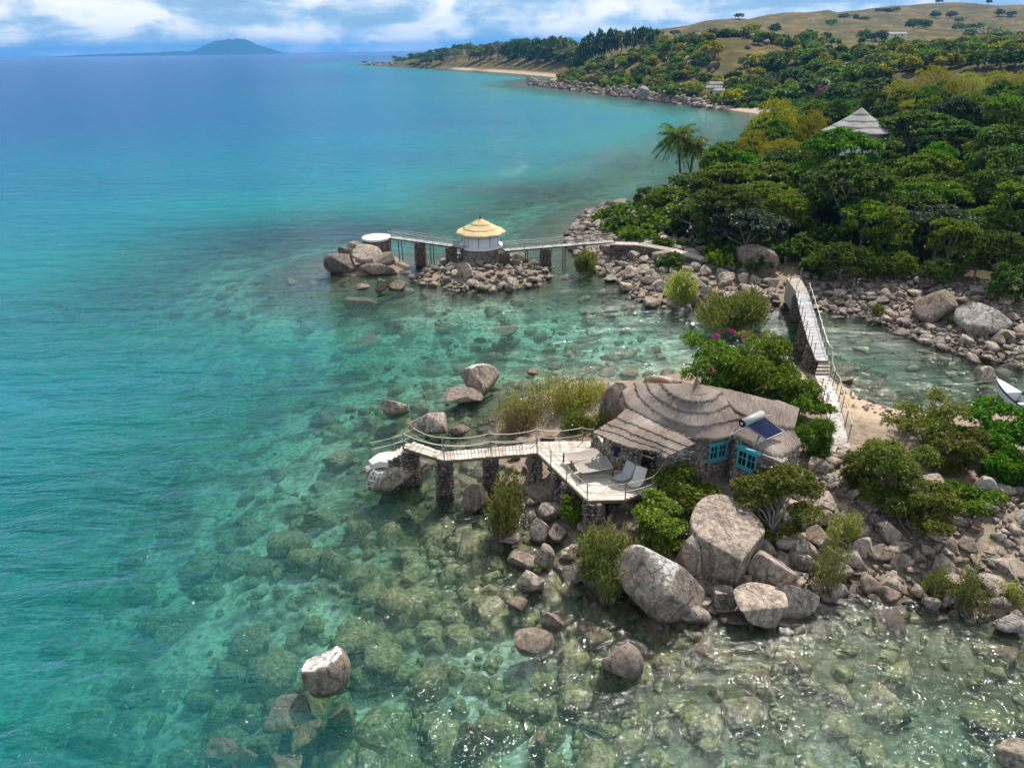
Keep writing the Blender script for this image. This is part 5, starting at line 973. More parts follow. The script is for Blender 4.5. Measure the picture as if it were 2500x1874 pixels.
# walls
def wallseg(st, a, b, z0, z1, mat='wall', th=.35):
    a = np.array(a[:2]); b = np.array(b[:2]); d = (b-a)/np.linalg.norm(b-a); n_ = np.array([-d[1], d[0]]); q = [a, b, b+n_*th, a+n_*th]
    MB().prism([tuple(x) for x in q], z0, z1).build('wall', M[mat], cot)
    rng = np.random.default_rng(int(abs(a[0]*100)))
    if st is not None: stones_on(st, a, b, z0, z1-.1, .30, rng, .09)
ZW = 3.3
w1a, w1b = P(1727.7, 1124, ZW), P(1771.7, 1113.6, ZW); d1 = (w1b-w1a); wa0 = w1a-d1*.75; wa1 = w1b+d1*.35
w2a, w2b = P(1798, 1132, ZW), P(1845, 1153, ZW); d2 = (w2b-w2a); wb0 = w2a-d2*.2; wb1 = w2b+d2*1.15
st = [[], [], 0]
def wall_with_window(a, b, wa, wb, z0, z1, zb, zt):
    """wall from a to b with an opening from wa to wb"""
    wallseg(st, a, wa, z0, z1); wallseg(st, wb, b, z0, z1); wallseg(st, wa, wb, z0, zb); wallseg(st, wa, wb, zt, z1)
wall_with_window(wa0, wa1, w1a, w1b, .9, 5.0, ZW, ZW+.95); wall_with_window(wb0, wb1, w2a, w2b, .9, 4.55, ZW, ZW+1.05); wallseg(st, wa1, wb0, .9, 4.9)
wc1 = P(1948, 1100, 3.6); wallseg(st, wb1, wc1, .9, 4.4)
pw_ = [z5p(*q, ZD) for q in ((735,235),(900,492),(1090,690),(1300,716),(1560,700))]; pw_.append(np.array([*wa0[:2], ZD])); stw = [[], [], 0]
for i_, (a, b) in enumerate(zip(pw_[:-1], pw_[1:])): wallseg(stw, a, b, 1.0, (3.5, 4.3, 4.55, 4.6, 4.7)[i_], 'wallw')
rngw = np.random.default_rng(3); stone_obj('wall_stone', st, 'rock', cot, CO); stone_obj('wall_stone', stw, 'rockp', cot, CO)
dr0, dr1 = z5p(1590, 700, ZD), z5p(1850, 705, ZD); dd_ = np.array([0, -.14, 0]); MB().prism([tuple((dr0+dd_)[:2]), tuple((dr1+dd_)[:2]), tuple((dr1+dd_*.4)[:2]), tuple((dr0+dd_*.4)[:2])], ZD, 4.3).build('doorway', M['dark'], cot)
MB().prism([tuple(q[:2]) for q in (P(1500,1120,1.2), wa0+[0,.4,0], wa1, P(1930,1060,1.2), P(1900,985,1.2), P(1560,985,1.2))], 1.2, 2.45).build('floor_slab', M['dstone'], cot)
def window(wa, wb, zb, zt, label):
    d = (wb-wa); l = np.linalg.norm(d[:2]); d = np.array([*(d[:2]/l), 0]); n_ = np.array([d[1], -d[0], 0]); up = np.array([0, 0, 1.]); c = (wa+wb)/2; fr_ = MB(); o_ = n_*.02
    w0 = link(bpy.data.objects.new('window', None), cot); w0['label'] = label
    def B_(s, z, w, h, t=.05, nm='frame', mt='teal', dep=.0): q = wa+d*s; q = np.array([q[0], q[1], z])+n_*(.03+dep); return MB().obox(q, d*w/2, n_*t, up*h/2).build(nm, M[mt], w0)
    H_ = zt-zb
    for s in (.05, l/2, l-.05): B_(s, (zb+zt)/2, .10, H_)
    for z in (zb+.04, zt-.04): B_(l/2, z, l, .08, .055)
    B_(l/2, zt+.14, l+.3, .16, .12, 'lintel'); B_(l/2, zb-.06, l+.12, .06, .12, 'sill')
    for s in (l*.27, l*.73):
        B_(s, (zb+zt)/2, .035, H_, .03, 'glazing_bar'); B_(s, (zb+zt)/2+.05, l/2-.1, .035, .032, 'glazing_bar')
        B_(s, (zb+zt)/2, l/2-.1, H_-.1, .008, 'pane', 'glass', -.05)
m, nt, out = new_mat('window_glass'); pbsdf(nt, out, (0.012, 0.014, 0.016), 0.06, 0.6); M['glass'] = m
window(w1a, w1b, ZW, ZW+.95, 'turquoise window under the main eave'); window(w2a, w2b, ZW, ZW+1.05, 'turquoise window in the right wing')
for x, y, zz in ((895,490,4.75),(1205,715,4.7),(2000,830,4.6)): q = z5p(x, y, ZD); MB().tube([q, q+np.array([.04, 0, zz-ZD])], .055, 6).build('porch_post', M['pole'], cot)
MB().tube([CE[0]+[.3,.3,-.25], CE[2]+[0,.35,-.25], CE[-1]+[-.5,.4,-.25]], .05, 6).build('eave_beam', M['beam'], cot)
# solar water heater lying on the right wing
SO = z1p(1500, 520, 5.9); sol = empty('solar_water_heater', SO, 'solar water heater with white tank and dark blue tubes on the thatched wing', 'water heater')
ta, tb = z1p(1405, 520, 6.25), z1p(1570, 445, 6.35); MB().tube([ta, tb], .22, 18).build('tank', M['tank'], sol, True); dt = (ta-tb)/np.linalg.norm(ta-tb)
MB().tube([ta+dt*.0, ta+dt*.05], .225, 18).build('tank_end', M['black'], sol); MB().tube([ta+dt*.05, ta+dt*.08], .07, 10).build('tank_cap', M['white'], sol)
pa, pb, pc, pd = z1p(1440, 545, 6.05), z1p(1590, 470, 6.15), z1p(1745, 595, 5.35), z1p(1605, 655, 5.2)
M['tubes'] = mat_plain('collector_glass', (0.03, 0.035, 0.14), 0.15, 0.6)
for i in range(15): t = (i+.5)/15; MB().tube([pa+(pb-pa)*t, pd+(pc-pd)*t], .035, 6, False).build('collector_tube', M['tubes'], sol, True)
MB().bar(pa, pd, .06, .07).bar(pb, pc, .06, .07).bar(pd, pc, .06, .09).build('collector_frame', M['metal'], sol)
for a, b in ((z1p(1310,615,5.3), z1p(1450,548,5.9)), (z1p(1495,695,4.95), z1p(1610,655,5.15)), (z1p(1570,470,6.1), z1p(1640,455,5.9))): MB().tube([a, b], .05, 6).build('support_rail', M['plankg'], sol)

# ---- deck, rope walkway, steps
DO = P(1433, 1180, ZD); deck = empty('sun_deck', DO, 'pale timber sun deck on stone pillars in front of the cottage porch', 'deck')
dpoly = [P(1311,1104,ZD), P(1433,1221,ZD), P(1526,1218,ZD), z5p(1850,1040,ZD), z5p(1985,835,ZD), z5p(1560,700,ZD), z5p(1300,716,ZD), z5p(1090,690,ZD), z5p(900,492,ZD), z5p(735,235,ZD), P(1443,1079,ZD), P(1309,1079,ZD)]
dp2 = [(q[0], q[1]) for q in dpoly]
ymin = min(q[1] for q in dp2); ymax = max(q[1] for q in dp2); yy = ymin+.02
def xcross(y):
    xs = []
    for i in range(len(dp2)):
        (ax, ay), (bx, by) = dp2[i], dp2[(i+1) % len(dp2)]
        if (ay > y) != (by > y): xs.append(ax+(bx-ax)*(y-ay)/(by-ay))
    return sorted(xs)
while yy < 36.75:
    xs = xcross(yy+.06)
    if len(xs) >= 2: MB().obox(((xs[0]+xs[-1])/2, yy+.06, ZD-.025+random.uniform(-.005, .005)), ((xs[-1]-xs[0])/2, 0, 0), (0, .056, 0), (0, 0, .025)).build('deck_board', M['plank'], deck)
    yy += .128
xx = P(1309,1090,ZD)[0]+.05
while xx < P(1443,1090,ZD)[0]:
    MB().obox((xx, (36.78+38.05)/2, ZD-.02+random.uniform(-.004, .004)), (.055, 0, 0), (0, .63, 0), (0, 0, .025)).build('deck_board', M['plank'], deck); xx += .125
for a, b in ((dpoly[0], dpoly[1]), (dpoly[1], dpoly[2]), (dpoly[2], dpoly[3]), (dpoly[11], dpoly[0])): MB().bar(a-[0, 0, .13], b-[0, 0, .13], .07, .16).build('edge_beam', M['beam'], deck)
MB().bar(dpoly[0]+[.12, 0, .012], dpoly[1]+[.05, .15, .012], .14, .03).build('border_board', M['plank'], deck); MB().bar(dpoly[1]+[.1, .1, .012], z5p(1000, 1000, ZD)+[0, 0, .012], .13, .03).build('border_board', M['plank'], deck)
for i, (u, v, w) in enumerate(((1382,1180,.62),(1440,1226,.72),(1356,1150,.6),(1300,1106,.62),(1500,1190,.6),(1560,1180,.6))):
    q = P(u, v, ZD-.1); pillar(deck, (q[0]+.15, q[1]+.25), -.6, ZD-.14, w, 500+i, 'rock')
RP = []
def post(parent, p, h=1.05, r=.035, mat='pole', below=.25): MB().tube([np.asarray(p)-[0, 0, below], np.asarray(p)+[0, 0, h]], r, 6).build('rail_post', M[mat], parent)
def rope(parent, pts, h, s=.12, r=.022, mat='rope', name='rope'):
    q = []
    for a, b in zip(pts[:-1], pts[1:]): q += sag(np.asarray(a)+[0, 0, h], np.asarray(b)+[0, 0, h], s)[:-1]
    q.append(np.asarray(pts[-1])+[0, 0, h]); MB().tube(q, r, 5).build(name, M[mat], parent, True)
dposts = [P(1311,1104,ZD), z5p(130,0,ZD)+[-.05,-1.1,0], z5p(265,925,ZD), P(1433,1221,ZD), P(1526,1218,ZD), z5p(1780,1110,ZD), z5p(1990,835,ZD)]
dposts[1] = dposts[0]+(dposts[3]-dposts[0])*.3; dposts[2] = dposts[0]+(dposts[3]-dposts[0])*.62
for q in dposts[1:]: post(deck, q)
for h in (.98, .5): rope(deck, dposts, h, .07)
bposts = [P(1309,1079,ZD), P(1422,1079,ZD), P(1448,1082,ZD)]
for q in bposts[1:]: post(deck, q)
WO = P(1085, 1118, ZD); walk = empty('rope_walkway', WO, 'narrow plank walkway with rope rails leading to the bathing rock', 'walkway')
fa, fb = P(1311,1106,ZD), P(1309,1084,ZD); ja, jb = P(1085,1124,ZD), P(1081,1104,ZD); ea, eb = P(986,1093,ZD), P(1010,1079,ZD)
planks_along(walk, fa, ja, fb, jb, 27, seed=1); planks_along(walk, ja, ea, jb, eb, 17, seed=2)
for a, b in ((fa, ja), (fb, jb), (ja, ea), (jb, eb)): MB().bar(a-[0, 0, .1], b-[0, 0, .1], .07, .13).build('side_beam', M['beam'], walk)
for i, (u, v, w) in enumerate(((1197,1112,.72),(1083,1119,.78))): q = P(u, v, ZD-.1); pillar(walk, q, -1.2, ZD-.17, w, 520+i, 'rockd', .2)
fm_, fn_ = fa+(ja-fa)*.5, fb+(jb-fb)*.5; fposts = [fa, fm_, ja, ea]; gposts = [bposts[1], fb, fn_, jb, eb]
pl_ = P(907,1112,1.75); pl2 = P(963,1098,1.75)
for q in fposts+gposts[1:]: post(walk, q, 1.1)
for q in (pl_, pl2): post(walk, q, .85)
for h in (1.02, .52): rope(walk, fposts, h, .16); rope(walk, [fposts[-1], pl_], h*.9, .05); rope(walk, gposts, h, .16); rope(walk, [eb, pl2], h*.9, .05)
rope(deck, [bposts[1], bposts[2]], 1.0, .05)
# bathing platform on its boulder
BO = P(960, 1130, 1.6); bath = empty('bathing_platform', BO, 'pale concrete bathing platform with dark rubble steps on the boulder', 'platform')
def zap(x, y, z): return P(870+x/7.373, 1030+y/7.373, z)
tp = [zap(*q, 1.75) for q in ((215,695),(400,560),(560,530),(740,520),(830,470),(870,560),(640,640),(560,720),(400,715),(290,760))]
MB().prism([tuple(q[:2]) for q in tp], 1.35, 1.75).build('slab', M['conc'], bath)
lp = [zap(*q, 1.2) for q in ((290,850),(390,770),(590,790),(540,880),(470,920),(360,920))]; MB().prism([tuple(q[:2]) for q in lp], .85, 1.2).build('landing', M['conc'], bath)
stp = [[], [], 0]; rngs = np.random.default_rng(9); e0 = (ea+eb)/2; e1 = zap(620, 620, 1.75)
for k in range(4):
    t0, t1 = k/4, (k+1)/4; a = e0+(e1-e0)*t0; b = e0+(e1-e0)*t1; z_ = ZD-.1-(k+.5)*(ZD-1.75)/4.4; sd = np.array([-(e1-e0)[1], (e1-e0)[0], 0]); sd = sd/np.linalg.norm(sd)*.5
    MB().prism([tuple(q[:2]) for q in (a-sd, b-sd, b+sd, a+sd)], .0, z_).build('step', M['conc'], bath)
    for (p0, p1) in ((a-sd, b-sd), (a+sd, b+sd), (a-sd, a+sd)): stones_on(stp, p0, p1, -.2, z_-.06, .3, rngs, .1)
stone_obj('rubble', stp, 'rockd', bath, BO); pillar(bath, (e0+[.1, -.1, 0]), -.6, ZD-.17, .8, 540, 'rockd', .1)
LO = zap(330, 950, .6); lad = empty('swim_ladder', LO, 'pair of white tubular rails forming a swim ladder into the water', 'ladder')
la = [zap(305,880,1.6), zap(255,925,1.4), zap(130,1260,-.1)]; lb = [zap(345,890,1.6), zap(330,935,1.4), zap(265,1110,.6)]; lc = [zap(400,910,1.6), zap(385,960,1.4), zap(268,1270,-.1)]; ld = [zap(450,905,1.6), zap(460,950,1.4), zap(375,1190,0.3)]
for q in (la, lb, lc, ld): MB().tube([q[0]-[0, -.2, .1], q[0], q[1], q[2]], .034, 6).build('rail', M['white'], lad, True)
for t in (.05, .35, .65): MB().tube([la[1]+(la[2]-la[1])*t, lc[1]+(lc[2]-lc[1])*t], .02, 5).build('rung', M['white'], lad)
# net day beds
def daybed(label, c4):
    c = sum(c4)/4; e = empty('net_bed', c, label, 'bed', 'net beds on the deck')
    for q in c4: MB().tube([q, q+[0, 0, .62]], .055, 7).build('leg', M['beam'], e)
    tpc = [q+[0, 0, .56] for q in c4]
    for i in range(4): MB().tube(sag(tpc[i], tpc[(i+1) % 4], .03, 5), .03, 5).build('frame_rope', M['rope'], e, True)
    V = []; n = 9
    for i in range(n):
        for j in range(n):
            s, t = i/(n-1), j/(n-1); q = tpc[0]*(1-s)*(1-t)+tpc[1]*s*(1-t)+tpc[2]*s*t+tpc[3]*(1-s)*t; V.append(q-[0, 0, .12*16*s*(1-s)*t*(1-t)+.01]-c)
    ii = np.arange(n*n).reshape(n, n); me = rawmesh('net', np.array(V), np.stack([ii[:-1, :-1].ravel(), ii[1:, :-1].ravel(), ii[1:, 1:].ravel(), ii[:-1, 1:].ravel()], 1), True); me.materials.append(M['net']); link(bpy.data.objects.new('net', me), e)
daybed('rope net bed on four posts, the one beside the porch steps', [z5p(190,575,ZD), z5p(325,715,ZD), z5p(900,590,ZD), z5p(750,470,ZD)])
daybed('rope net bed on four posts, the one nearer the lounge chairs', [z5p(370,755,ZD), z5p(490,925,ZD), z5p(1075,820,ZD), z5p(940,600,ZD)])
def lounger(label, a, b, back, w, mat):
    """sling chair: foot a to hinge b, back rest leaning up towards back"""
    d = b-a; d = d/np.linalg.norm(d); s = np.array([d[1], -d[0], 0]); c = (a+b)/2; e = empty('lounge_chair', c, label, 'lounge chair')
    seat = [a+[0, 0, .22], a+(b-a)*.5+[0, 0, .2], b+[0, 0, .18]]; bk = b+d*.35+[0, 0, 1.0]
    mb = MB()
    for sg in (-1, 1): mb.tube([a+s*sg*w/2+[0, 0, .25], b+s*sg*w/2+[0, 0, .25]], .03, 6); mb.tube([b+s*sg*w/2+[0, 0, .2], bk+s*sg*w/2], .03, 6)
    mb.tube([bk-s*w/2, bk+s*w/2-[0, 0, .0]], .025, 6); mb.tube([b+d*.5+s*w/2+[0, 0, .03], b+d*.12+s*w/2+[0, 0, .5]], .025, 5).tube([b+d*.5-s*w/2+[0, 0, .03], b+d*.12-s*w/2+[0, 0, .5]], .025, 5); mb.build('frame', M['pole'], e)
    for q in (a, b): 
        for sg in (-1, 1): MB().tube([q+s*sg*w/2, q+s*sg*w/2+[0, 0, .26]], .028, 5).build('leg', M['pole'], e)
    def cloth(p0, p1, nm, dip, rnd=0.0):
        V = []; n = 8
        for i in range(n):
            for j in range(5): t = i/(n-1); x = j/4*2-1; ww = w/2*.94*(1-rnd*max(0, .35-t)*1.6); V.append(p0+(p1-p0)*t+s*x*ww-[0, 0, dip*(1-x*x)*math.sin(t*3.14)]-c)
        ii = np.arange(n*5).reshape(n, 5); me = rawmesh(nm, np.array(V), np.stack([ii[:-1, :-1].ravel(), ii[1:, :-1].ravel(), ii[1:, 1:].ravel(), ii[:-1, 1:].ravel()], 1), True); me.materials.append(M[mat]); link(bpy.data.objects.new(nm, me), e)
    cloth(a+[0, 0, .28], b+[0, 0, .25], 'seat', .05, 1.0); cloth(b+[0, 0, .25], bk, 'backrest', .05)
lounger('grey canvas lounge chair nearer the net beds', z5p(1120,960,ZD), z5p(1310,880,ZD), None, .72, 'fabric')
lounger('cream canvas lounge chair nearer the deck rail corner', z5p(1400,1090,ZD), z5p(1520,980,ZD), None, .72, 'fabricw')

# ---- people
def person(loc, face, hgt, shirt, shorts, skin, label, seed=0):
    k = hgt/1.75; e = empty('person', loc, label, 'person', rz=face); e.scale = (k, k, k)
    J = [('pel', (0, 0, .95), (.15, .11)), ('wai', (0, 0, 1.1), (.135, .10)), ('che', (0, -.01, 1.32), (.165, .11)), ('nek', (0, 0, 1.47), (.06, .06)), ('nk2', (0, 0, 1.53), (.055, .058)), ('hd0', (0, -.01, 1.6), (.075, .088)), ('hd1', (0, -.005, 1.70), (.072, .09)), ('nos', (0, -.10, 1.625), (.015, .015))]
    E_ = [('pel', 'wai'), ('wai', 'che'), ('che', 'nek'), ('nek', 'nk2'), ('nk2', 'hd0'), ('hd0', 'hd1'), ('hd0', 'nos')]
    for s, n in ((-1, 'l'), (1, 'r')):
        J += [('sh'+n, (s*.19, 0, 1.42), (.062, .062)), ('el'+n, (s*.27, .04, 1.14), (.045, .045)), ('wr'+n, (s*.27, -.04, .90), (.03, .03)), ('pa'+n, (s*.27, -.07, .82), (.035, .022)),
              ('hp'+n, (s*.10, 0, .90), (.10, .10)), ('kn'+n, (s*.115, -.01, .50), (.062, .065)), ('ca'+n, (s*.115, .02, .36), (.056, .06)), ('an'+n, (s*.115, .03, .09), (.038, .04)), ('he'+n, (s*.115, .05, .035), (.04, .035)), ('to'+n, (s*.13, -.14, .03), (.04, .025))]
        E_ += [('che', 'sh'+n), ('sh'+n, 'el'+n), ('el'+n, 'wr'+n), ('wr'+n, 'pa'+n), ('pel', 'hp'+n), ('hp'+n, 'kn'+n), ('kn'+n, 'ca'+n), ('ca'+n, 'an'+n), ('an'+n, 'he'+n), ('he'+n, 'to'+n)]
        for f in range(5):
            y = -.10+.02*f; l = (.04, .075, .085, .08, .065)[f]; dx = -s*.03 if f == 0 else 0
            J += [('f%d%s1' % (f, n), (s*.27+dx, -.105+.02*f, .80-l*.3), (.009, .009)), ('f%d%s2' % (f, n), (s*.265+dx*1.3, -.11+.02*f, .80-l), (.008, .008))]; E_ += [('pa'+n, 'f%d%s1' % (f, n)), ('f%d%s1' % (f, n), 'f%d%s2' % (f, n))]
    ix = {j[0]: i for i, j in enumerate(J)}; me = bpy.data.meshes.new('body'); me.from_pydata([j[1] for j in J], [(ix[a], ix[b]) for a, b in E_], []); o = bpy.data.objects.new('body', me); COL.objects.link(o)
    o.modifiers.new('s', 'SKIN'); sv = me.skin_vertices[0].data
    for i, j in enumerate(J): sv[i].radius = j[2]; sv[i].use_root = (i == 0)
    o.modifiers.new('d', 'SUBSURF').levels = 2; dg = bpy.context.evaluated_depsgraph_get(); m2 = bpy.data.meshes.new_from_object(o.evaluated_get(dg)); bpy.data.objects.remove(o)
    for mm in (skin, shirt, shorts, 'hair'): m2.materials.append(M[mm])
    for pg in m2.polygons:
        c = pg.center; arm = abs(c.x) > .17; pg.use_smooth = True
        if c.z > 1.68 or (c.z > 1.56 and c.y > .02): pg.material_index = 3
        elif c.z > 1.50: pg.material_index = 0
        elif c.z > .86 and (not arm or c.z > 1.2): pg.material_index = 1
        elif .50 < c.z <= .86 and abs(c.x) < .215: pg.material_index = 2
    ob = link(bpy.data.objects.new('body', m2), e); return e
q = z5p(1115, 700, ZD); person(tuple(q+[0, 0, .0]), rad(150), 1.76, 'navy', 'khaki', 'skin', 'person in a dark blue shirt and khaki shorts standing under the porch roof')
q = P(1573, 537, 1.7); zq = hz(q[0], q[1]); person((q[0], q[1], zq+.25), rad(20), 1.7, 'white', 'yellow', 'skin2', 'person in a white shirt and yellow shorts standing on the stony point')

# ---- round hut, piers and causeway
HC = G(1176, 640, 86.6); HC[2] = .3; hut = empty('round_hut', HC, 'round white hut with a golden straw roof on a stone drum in the water', 'hut')
hr = 2.5; zb, zt = 2.65, 4.45
MB().lathe(HC*[1, 1, 0], [(hr*1.04, -.3), (hr*1.02, 1.2), (hr*1.0, zb-.12)], 28).build('drum', M['drum'], hut)
sth = [[], [], 0]; rngh = np.random.default_rng(12)
for i in range(16):
    a0, a1 = math.pi*2*i/16, math.pi*2*(i+1)/16; stones_on(sth, HC[:2]+hr*1.0*np.array([math.cos(a0), math.sin(a0)]), HC[:2]+hr*1.0*np.array([math.cos(a1), math.sin(a1)]), .1, zb-.2, .34, rngh, .1, (math.cos((a0+a1)/2), math.sin((a0+a1)/2), 0))
stone_obj('drum_stone', sth, 'rock', hut, HC)
MB().lathe(HC*[1, 1, 0], [(hr*1.04, zb-.12), (hr*1.08, zb-.1), (hr*1.08, zb+.1), (hr*.9, zb+.12)], 28).build('rim', M['white'], hut)
nw = 10; hw = hr*.90
for i in range(nw):
    a0, a1 = 2*math.pi*(i+.35)/nw, 2*math.pi*(i+1.35)/nw; p0 = HC*[1, 1, 0]+[hw*math.cos(a0), hw*math.sin(a0), 0]; p1 = HC*[1, 1, 0]+[hw*math.cos(a1), hw*math.sin(a1), 0]
    MB().bar((p0+[0, 0, (zb+zt)/2]), (p1+[0, 0, (zb+zt)/2]), .04, zt-zb-.1).build('wall_panel', M['canvas'], hut); MB().tube([p0*1.0+[0, 0, zb], p0+[0, 0, zt]], .05, 6).build('upright', M['post'], hut)
    MB().bar(p0+[0, 0, zt-.55], p1+[0, 0, zt-.55], .09, .05).build('rail', M['post'], hut)
hroof = link(bpy.data.objects.new('roof', None), hut); ap = G(1174, 532, HC[1])[2]
rr_ = [(r_, ap+(zt-.1-ap)*(r_/3.0)**.92) for r_ in (.06, 1.25, 2.15, 3.0)]
def cone_course(parent, c, r0_, z0_, r1_, z1_, mat, seed, off, n=48, lift=.1, a0=0, a1=2*math.pi, wob=.05):
    rng = np.random.default_rng(seed); ang = np.linspace(a0, a1, n); wv_ = 1+wob*np.sin(ang*9+seed)*.5+rng.normal(size=n)*wob*.25; wv_[-1] = wv_[0]
    top_ = [np.array([c[0]+r0_*math.cos(t), c[1]+r0_*math.sin(t), z0_]) for t in ang]; bot_ = [np.array([c[0]+r1_*w*math.cos(t), c[1]+r1_*w*math.sin(t), z1_]) for t, w in zip(ang, wv_)]
    V, UV = [], []; rows = 5
    for j in range(rows+1):
        t = min(1, j/(rows-1))
        for i in range(n):
            p_ = top_[i]*(1-t)+bot_[i]*t; p_ = p_+[0, 0, lift*t]
            if j == rows: p_ = p_-[0, 0, .07]
            V.append(p_); UV.append((ang[i]*r1_, t*np.linalg.norm(bot_[i]-top_[i])))
    ii = np.arange((rows+1)*n).reshape(rows+1, n); Fq = np.stack([ii[:-1, :-1].ravel(), ii[1:, :-1].ravel(), ii[1:, 1:].ravel(), ii[:-1, 1:].ravel()], 1); me = rawmesh('thatch_course', np.array(V)-np.array(off), Fq, True)
    uvl = me.uv_layers.new(name='UVMap'); uvl.data.foreach_set('uv', np.array(UV, np.float32)[Fq.ravel()].ravel()); me.materials.append(mat); return link(bpy.data.objects.new('thatch_course', me), parent)
for k in range(3): cone_course(hroof, HC, rr_[k][0], rr_[k][1], rr_[k+1][0], rr_[k+1][1], M['straw'], k, HC, lift=.025)
MB().lathe((HC[0], HC[1], ap), [(.16, -.1), (.13, .1), (.07, .3), (.11, .38), (.02, .45)], 10).build('finial', M['beam'], hroof)
# white round platform
PO = P(919, 578, 3.2); PO[2] = .6; pad = empty('white_platform', PO, 'white topped round stone platform at the left end of the pier', 'platform')
pc_ = PO*[1, 1, 0]; MB().lathe(pc_, [(1.75, .4), (1.68, 2.95)], 20).build('drum', M['drum'], pad); MB().lathe(pc_, [(1.7, 2.92), (1.82, 2.98), (1.82, 3.2), (1.6, 3.26), (0.01, 3.27)], 20).build('top', M['white'], pad)
stq = [[], [], 0]
for i in range(12):
    a0, a1 = math.pi*2*i/12, math.pi*2*(i+1)/12; stones_on(stq, PO[:2]+1.72*np.array([math.cos(a0), math.sin(a0)]), PO[:2]+1.72*np.array([math.cos(a1), math.sin(a1)]), .8, 2.9, .34, rngh, .08, (math.cos((a0+a1)/2), math.sin((a0+a1)/2), 0))
stone_obj('drum_stone', stq, 'rockd', pad, PO)
def zgp(x, y, z): return P(760+x/2.765, 500+y/2.765, z)
def pier(label, a, b, npl, posts, stone, poles, seed, w=.95, ropes=True):
    c = (a+b)/2; c[2] = 0; e = empty('pier', c, label, 'pier'); d = (b-a)/np.linalg.norm(b-a); s = np.array([-d[1], d[0], 0])*w/2
    planks_along(e, a-s, b-s, a+s, b+s, npl, .05, 'plankg', .82, seed=seed)
    for sg in (-1, 1): MB().bar(a+s*sg*.8-[0, 0, .1], b+s*sg*.8-[0, 0, .1], .08, .13).build('side_beam', M['dpole'], e)
    pp_ = []
    for t in posts:
        for sg in (-1, 1): q = a+(b-a)*t+s*sg; pp_.append((sg, q)); MB().tube([q-[0, 0, .3], q+[0, 0, 1.0]], .03, 5).build('rail_post', M['dpole' if not ropes else 'plankg'], e)
    for sg in (-1, 1):
        ps = [q for g_, q in pp_ if g_ == sg]
        if ropes:
            for h in (.95, .55): rope(e, ps, h, .1, .022)
    for i, t in enumerate(stone): q = a+(b-a)*t; pillar(e, q, -.8, q[2]-.15, 1.15, seed*10+i, 'rockd', .08)
    for t in poles:
        for sg in (-1, 1): q = a+(b-a)*t+s*sg*.8; MB().tube([[q[0], q[1], -1.0], q-[0, 0, .1]], .06, 6).build('pole', M['dpole'], e)
    return e
pier('grey plank pier from the white platform to the round hut', zgp(538,218,3.2), zgp(1035,285,2.85), 30, (.0, .2, .4, .6, .8, .98), (.4, .82), (.12, .56), 61)
pier('grey plank pier with rope rails from the round hut to the causeway', zgp(1300,305,2.8), zgp(2040,245,2.7), 40, (.0, .17, .34, .5, .67, .84, 1.0), (.0, .37), (.2, .54), 62)
CA = empty('causeway', P(1640, 610, 0), 'low stone causeway running over the bank to the large dark boulder', 'causeway')
cl_ = [P(1490,594,2.55), P(1560,596,2.5), P(1640,610,2.4), P(1720,633,2.2), P(1800,652,2.0)]; sc_ = [[], [], 0]; rngc = np.random.default_rng(4)
for i, (a, b) in enumerate(zip(cl_[:-1], cl_[1:])):
    d = (b-a)/np.linalg.norm(b-a); s = np.array([-d[1], d[0], 0])*.65; z0_ = min(hz(a[0], a[1]), hz(b[0], b[1]))-.3
    vs_ = [a-s, b-s, b+s, a+s]; MB().add([(*q[:2], z0_) for q in vs_]+[tuple(q) for q in vs_], [(3, 2, 1, 0), (4, 5, 6, 7), (0, 1, 5, 4), (1, 2, 6, 5), (2, 3, 7, 6), (3, 0, 4, 7)]).build('masonry', M['dstone'], CA)
    stones_on(sc_, a-s, b-s, max(z0_, .3), (a[2]+b[2])/2-.2, .4, rngc, .1)
    MB().add([tuple(q+[0, 0, .06]) for q in (a-s*1.05, b-s*1.05, b+s*1.05, a+s*1.05)]+[tuple(q-[0, 0, .06]) for q in (a-s*1.05, b-s*1.05, b+s*1.05, a+s*1.05)], [(0, 1, 2, 3), (7, 6, 5, 4), (0, 4, 5, 1), (1, 5, 6, 2), (2, 6, 7, 3), (3, 7, 4, 0)]).build('coping', M['cope'], CA)
stone_obj('rubble', sc_, 'rockd', CA, CA.location)
TE = empty('earth_terrace', P(1608, 572, 1.5), 'brown earth terrace held by a low stone wall behind the causeway', 'terrace'); tq = [P(1586,577,2.4), P(1630,577,2.4), P(1632,555,2.4), P(1590,555,2.4)]
M['earth'] = mat_noise('bare_earth', [(0.3, (0.26, 0.17, 0.11)), (0.7, (0.42, 0.30, 0.21))], 2)
MB().prism([tuple(q[:2]) for q in tq], .8, 2.25).build('retaining_wall', M['wall'], TE); MB().prism([tuple((np.array(q[:2])-np.mean([t[:2] for t in tq], 0))*.92+np.mean([t[:2] for t in tq], 0)) for q in tq], 2.25, 2.32).build('earth_bed', M['earth'], TE)
MB().prism([tuple(q[:2]) for q in (P(1632,566,2.4), P(1652,566,2.4), P(1654,559,2.4), P(1634,559,2.4))], 1.0, 2.7).build('step', M['conc'], TE)

